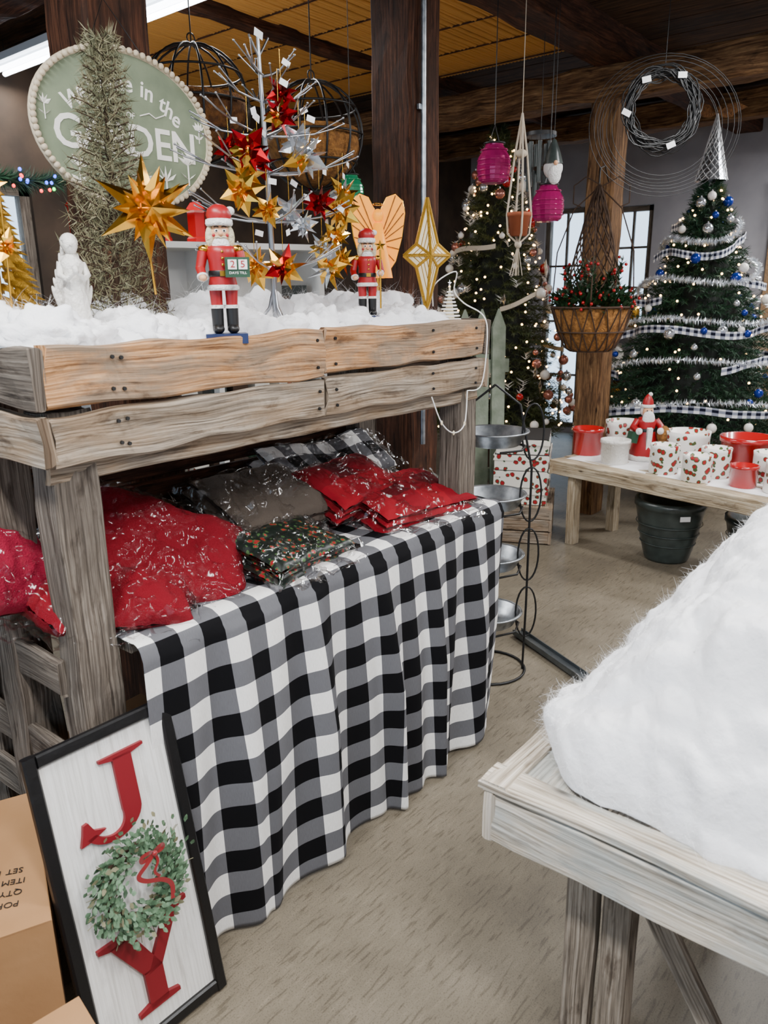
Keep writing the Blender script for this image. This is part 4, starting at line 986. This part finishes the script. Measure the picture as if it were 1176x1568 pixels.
# ------------------------------------------------------------------ gift boxes on crate, pickets
cr_loc=(4.50,2.50,0); cz_=.25
o=B(); cs=(.56,.42,cz_)
for z in (.045,.13,.21):
    for s in (-1,1): o.plank((0,s*(cs[1]/2-.01),z),(cs[0],.018,.078),'grey',seg=8); o.plank((s*(cs[0]/2-.01),0,z),(.018,cs[1]-.04,.078),'grey',seg=8)
for sx_ in (-1,1):
    for s_ in (-1,1): o.box((sx_*(cs[0]/2-.03),s_*(cs[1]/2-.03),.12),(.03,.03,.24),'post')
o.box((0,0,cz_-.01),(cs[0],cs[1],.015),'grey'); o.build('wooden_crate',cr_loc,(0,0,.45))
o=B(); z=0
for i,(w,d,h) in enumerate(((.46,.34,.115),(.46,.34,.11),(.45,.34,.105),(.44,.33,.10))):
    o.box((U(-.01,.01),0,z+h/2),(w,d,h-.004),'boxprint',(0,0,U(-.05,.05))); o.box((0,0,z+h*.8),(w+.012,d+.012,h*.35),'boxprint',(0,0,U(-.03,.03))); z+=h
    o.box((0,0,z+.0),(w+.004,d+.004,.005),'ink')
o.build('gift_box_stack',(cr_loc[0],cr_loc[1],cz_+.001),(0,0,.45))
o=B()
for i in range(4):
    x=-.225+i*.14; o.extr([(x-.055,0),(x+.055,0),(x+.055,1.36),(x,1.48),(x-.055,1.36)],.018,'picket',TM((0,0,0),(PI/2,0,0)))
for z in (.35,1.10): o.box((0,.014,z),(.60,.025,.09),'picket')
o.build('picket_fence_panel',(4.42,2.84,0),(-.02,0,-.35))
# ------------------------------------------------------------------ tiered galvanized stand
o=B()
zz=[.22,.48,.74,1.0]
for z in zz:
    o.lathe([(0,0),(.10,0),(.105,.004),(.13,.05),(.136,.052),(.136,.058),(.126,.056),(.10,.012),(0,.010)],(0,0,z),'galv',32)
    o.ring((0,0,z+.055),.138,.004,'galv')
    o.tube([(.13*math.cos(t),.13*math.sin(t),z-.01) for t in (-2.4,-1.6,-.8,0,.8)],.005,'black',6)
    o.tube([(.155*math.cos(-.95)+.045*math.cos(t)*.7,.155*math.sin(-.95)-.045*math.cos(t)*.7,z+.05+.115*math.sin(t)) for t in [2*PI*i/24 for i in range(24)]],.004,'black',6,True)
for a in (-.95,2.19):
    o.tube([(.15*math.cos(a),.15*math.sin(a),.0),(.155*math.cos(a),.155*math.sin(a),.3),(.155*math.cos(a),.155*math.sin(a),.9),(.10*math.cos(a),.10*math.sin(a),1.16),(0,0,1.24)],.005,'black',6)
o.ring((0,0,.006),.16,.006,'black')
o.build('tiered_galvanized_tray_stand',(2.65,1.61,0))
o=B(); o.plank((0,0,.015),(.62,.05,.016),'galvd',seg=4,jit=.0005); o.box((0,.024,.026),(.62,.004,.02),'galvd'); o.box((0,-.024,.026),(.62,.004,.02),'galvd')
o.build('galvanized_metal_bar',(2.88,1.40,0),(0,0,1.10))
# ------------------------------------------------------------------ background furnishings
o=B()
o.box((0,.19,.92),(1.3,.02,1.84),'white')
for z in (.02,.45,.9,1.35,1.84): o.box((0,0,z),(1.3,.4,.03),'white')
for s in (-1,0,1): o.box((s*.64,0,.93),(.03,.4,1.84),'white')
for z in (.47,.92,1.37):
    for i in range(9): o.box((-.55+i*.137+U(-.02,.02),-.05,z+.08+U(0,.06)),(.09,.14,U(.15,.28)),random.choice(['redglaze','greenbox','boxprint','potg','cardb','trunk']))
o.build('white_display_cabinet',(2.75,3.55,0),(0,0,-.3))
o=B()
for i in range(4):
    x=-.3+i*.2; o.lathe([(0,0),(.06,0),(.06,.02),(.05,.03),(.05,.15),(.06,.16),(.03,.2),(0,.21)],(x,0,0),'redglaze',6,smooth=False); o.ring((x,0,.23),.025,.004,'black',(PI/2,0,0),12)
o.build('red_metal_lanterns',(2.45,3.62,1.86),(0,0,-.3))
M['bbulb']=mat('blue_bulb','#3050ff',.4,emit=6,ecol='#3355ff'); M['gbulb']=mat('green_bulb','#30ff60',.4,emit=5,ecol='#30ff60'); M['rbulb']=mat('red_bulb','#ff3030',.4,emit=5,ecol='#ff3030')
o=B(); pts=[(2.1+.12*i,5.25,2.42-.10*math.sin(PI*i/10)) for i in range(11)]
for i in range(10): needles(o,pts[i],pts[i+1],130,.11,'needle',.005,1.1)
for i in range(30): p=random.choice(pts); o.ell((p[0]+U(-.1,.1),5.2,p[2]+U(-.07,.07)),.012,random.choice(['bbulb','bbulb','gbulb','rbulb']),6,4)
o.build('garland_with_coloured_lights')
M['peg']=mat('pegboard','#97795a',.8,col2='#7c6145',sc=60)
o=B(); o.box((8.17,1.2,1.3),(.02,1.7,2.5),'peg')
for i in range(12):
    for j in range(12): o.box((8.155,.45+i*.13,.85+j*.13),(.006,.012,.012),'ink')
for i in range(14): o.box((8.13,.5+R()*1.3,.95+R()*1.2),(.04,.12,.18),random.choice(['white','redglaze','orn_p','greenbox','boxprint']))
o.box((8.1,1.2,.03),(.14,1.7,.06),'post')
o.build('pegboard_display')
o=B()
for z in (.4,.8,1.2): o.box((0,0,z),(.4,1.6,.03),'grey')
for s in (-1,1): o.box((0,s*.8,.62),(.4,.03,1.24),'grey')
for z in (.42,.82,1.22):
    for i in range(11):
        k=random.choice(['redglaze','white','greenbox','boxprint','gold','orn_b','potg']); h=U(.1,.26)
        o.lathe([(0,0),(.05,0),(.06,h*.6),(.03,h),(0,h)],(U(-.05,.05),-.7+i*.14,z),k,12)
o.build('gift_shelf_unit',(7.9,2.75,0),(0,0,PI))
o=B(); o.tube(smooth([(1.93,1.40,1.285),(1.97,1.39,1.20),(2.03,1.385,1.16),(2.10,1.39,1.18),(2.12,1.395,1.285)],5),.0022,'white',6)
for i,p in enumerate(((1.97,1.39,1.2),(2.03,1.385,1.16),(2.1,1.39,1.18))): o.ell(p,(.004,.004,.008),'glowl',6,5)
o.tube(smooth([(2.12,1.395,1.285),(2.19,1.385,1.30),(2.21,1.38,1.45),(2.215,1.40,1.52),(2.19,1.46,1.56),(2.22,1.52,1.60),(2.20,1.50,1.66),(2.15,1.55,1.62),(2.21,1.6,1.55)],6),.0022,'white',6)
o.build('string_light_wire')
# ------------------------------------------------------------------ camera & world
cam=bpy.data.cameras.new('camera'); co=bpy.data.objects.new('camera',cam); bpy.context.scene.collection.objects.link(co)
cam.sensor_fit='VERTICAL'; cam.sensor_height=36; cam.lens=1662/2212*36; cam.clip_start=.05
co.matrix_world=Matrix.Translation((0,0,1.6))@Matrix.Rotation(math.radians(-50.4),4,'Z')@Matrix.Rotation(math.radians(74),4,'X')@Matrix.Rotation(-.012,4,'Z')
cam.dof.use_dof=True; cam.dof.focus_distance=2.5; cam.dof.aperture_fstop=6
bpy.context.scene.camera=co
w=bpy.data.worlds.new('world'); bpy.context.scene.world=w; w.use_nodes=True
bg=w.node_tree.nodes['Background']; bg.inputs[0].default_value=(.58,.78,1,1); bg.inputs[1].default_value=3.2
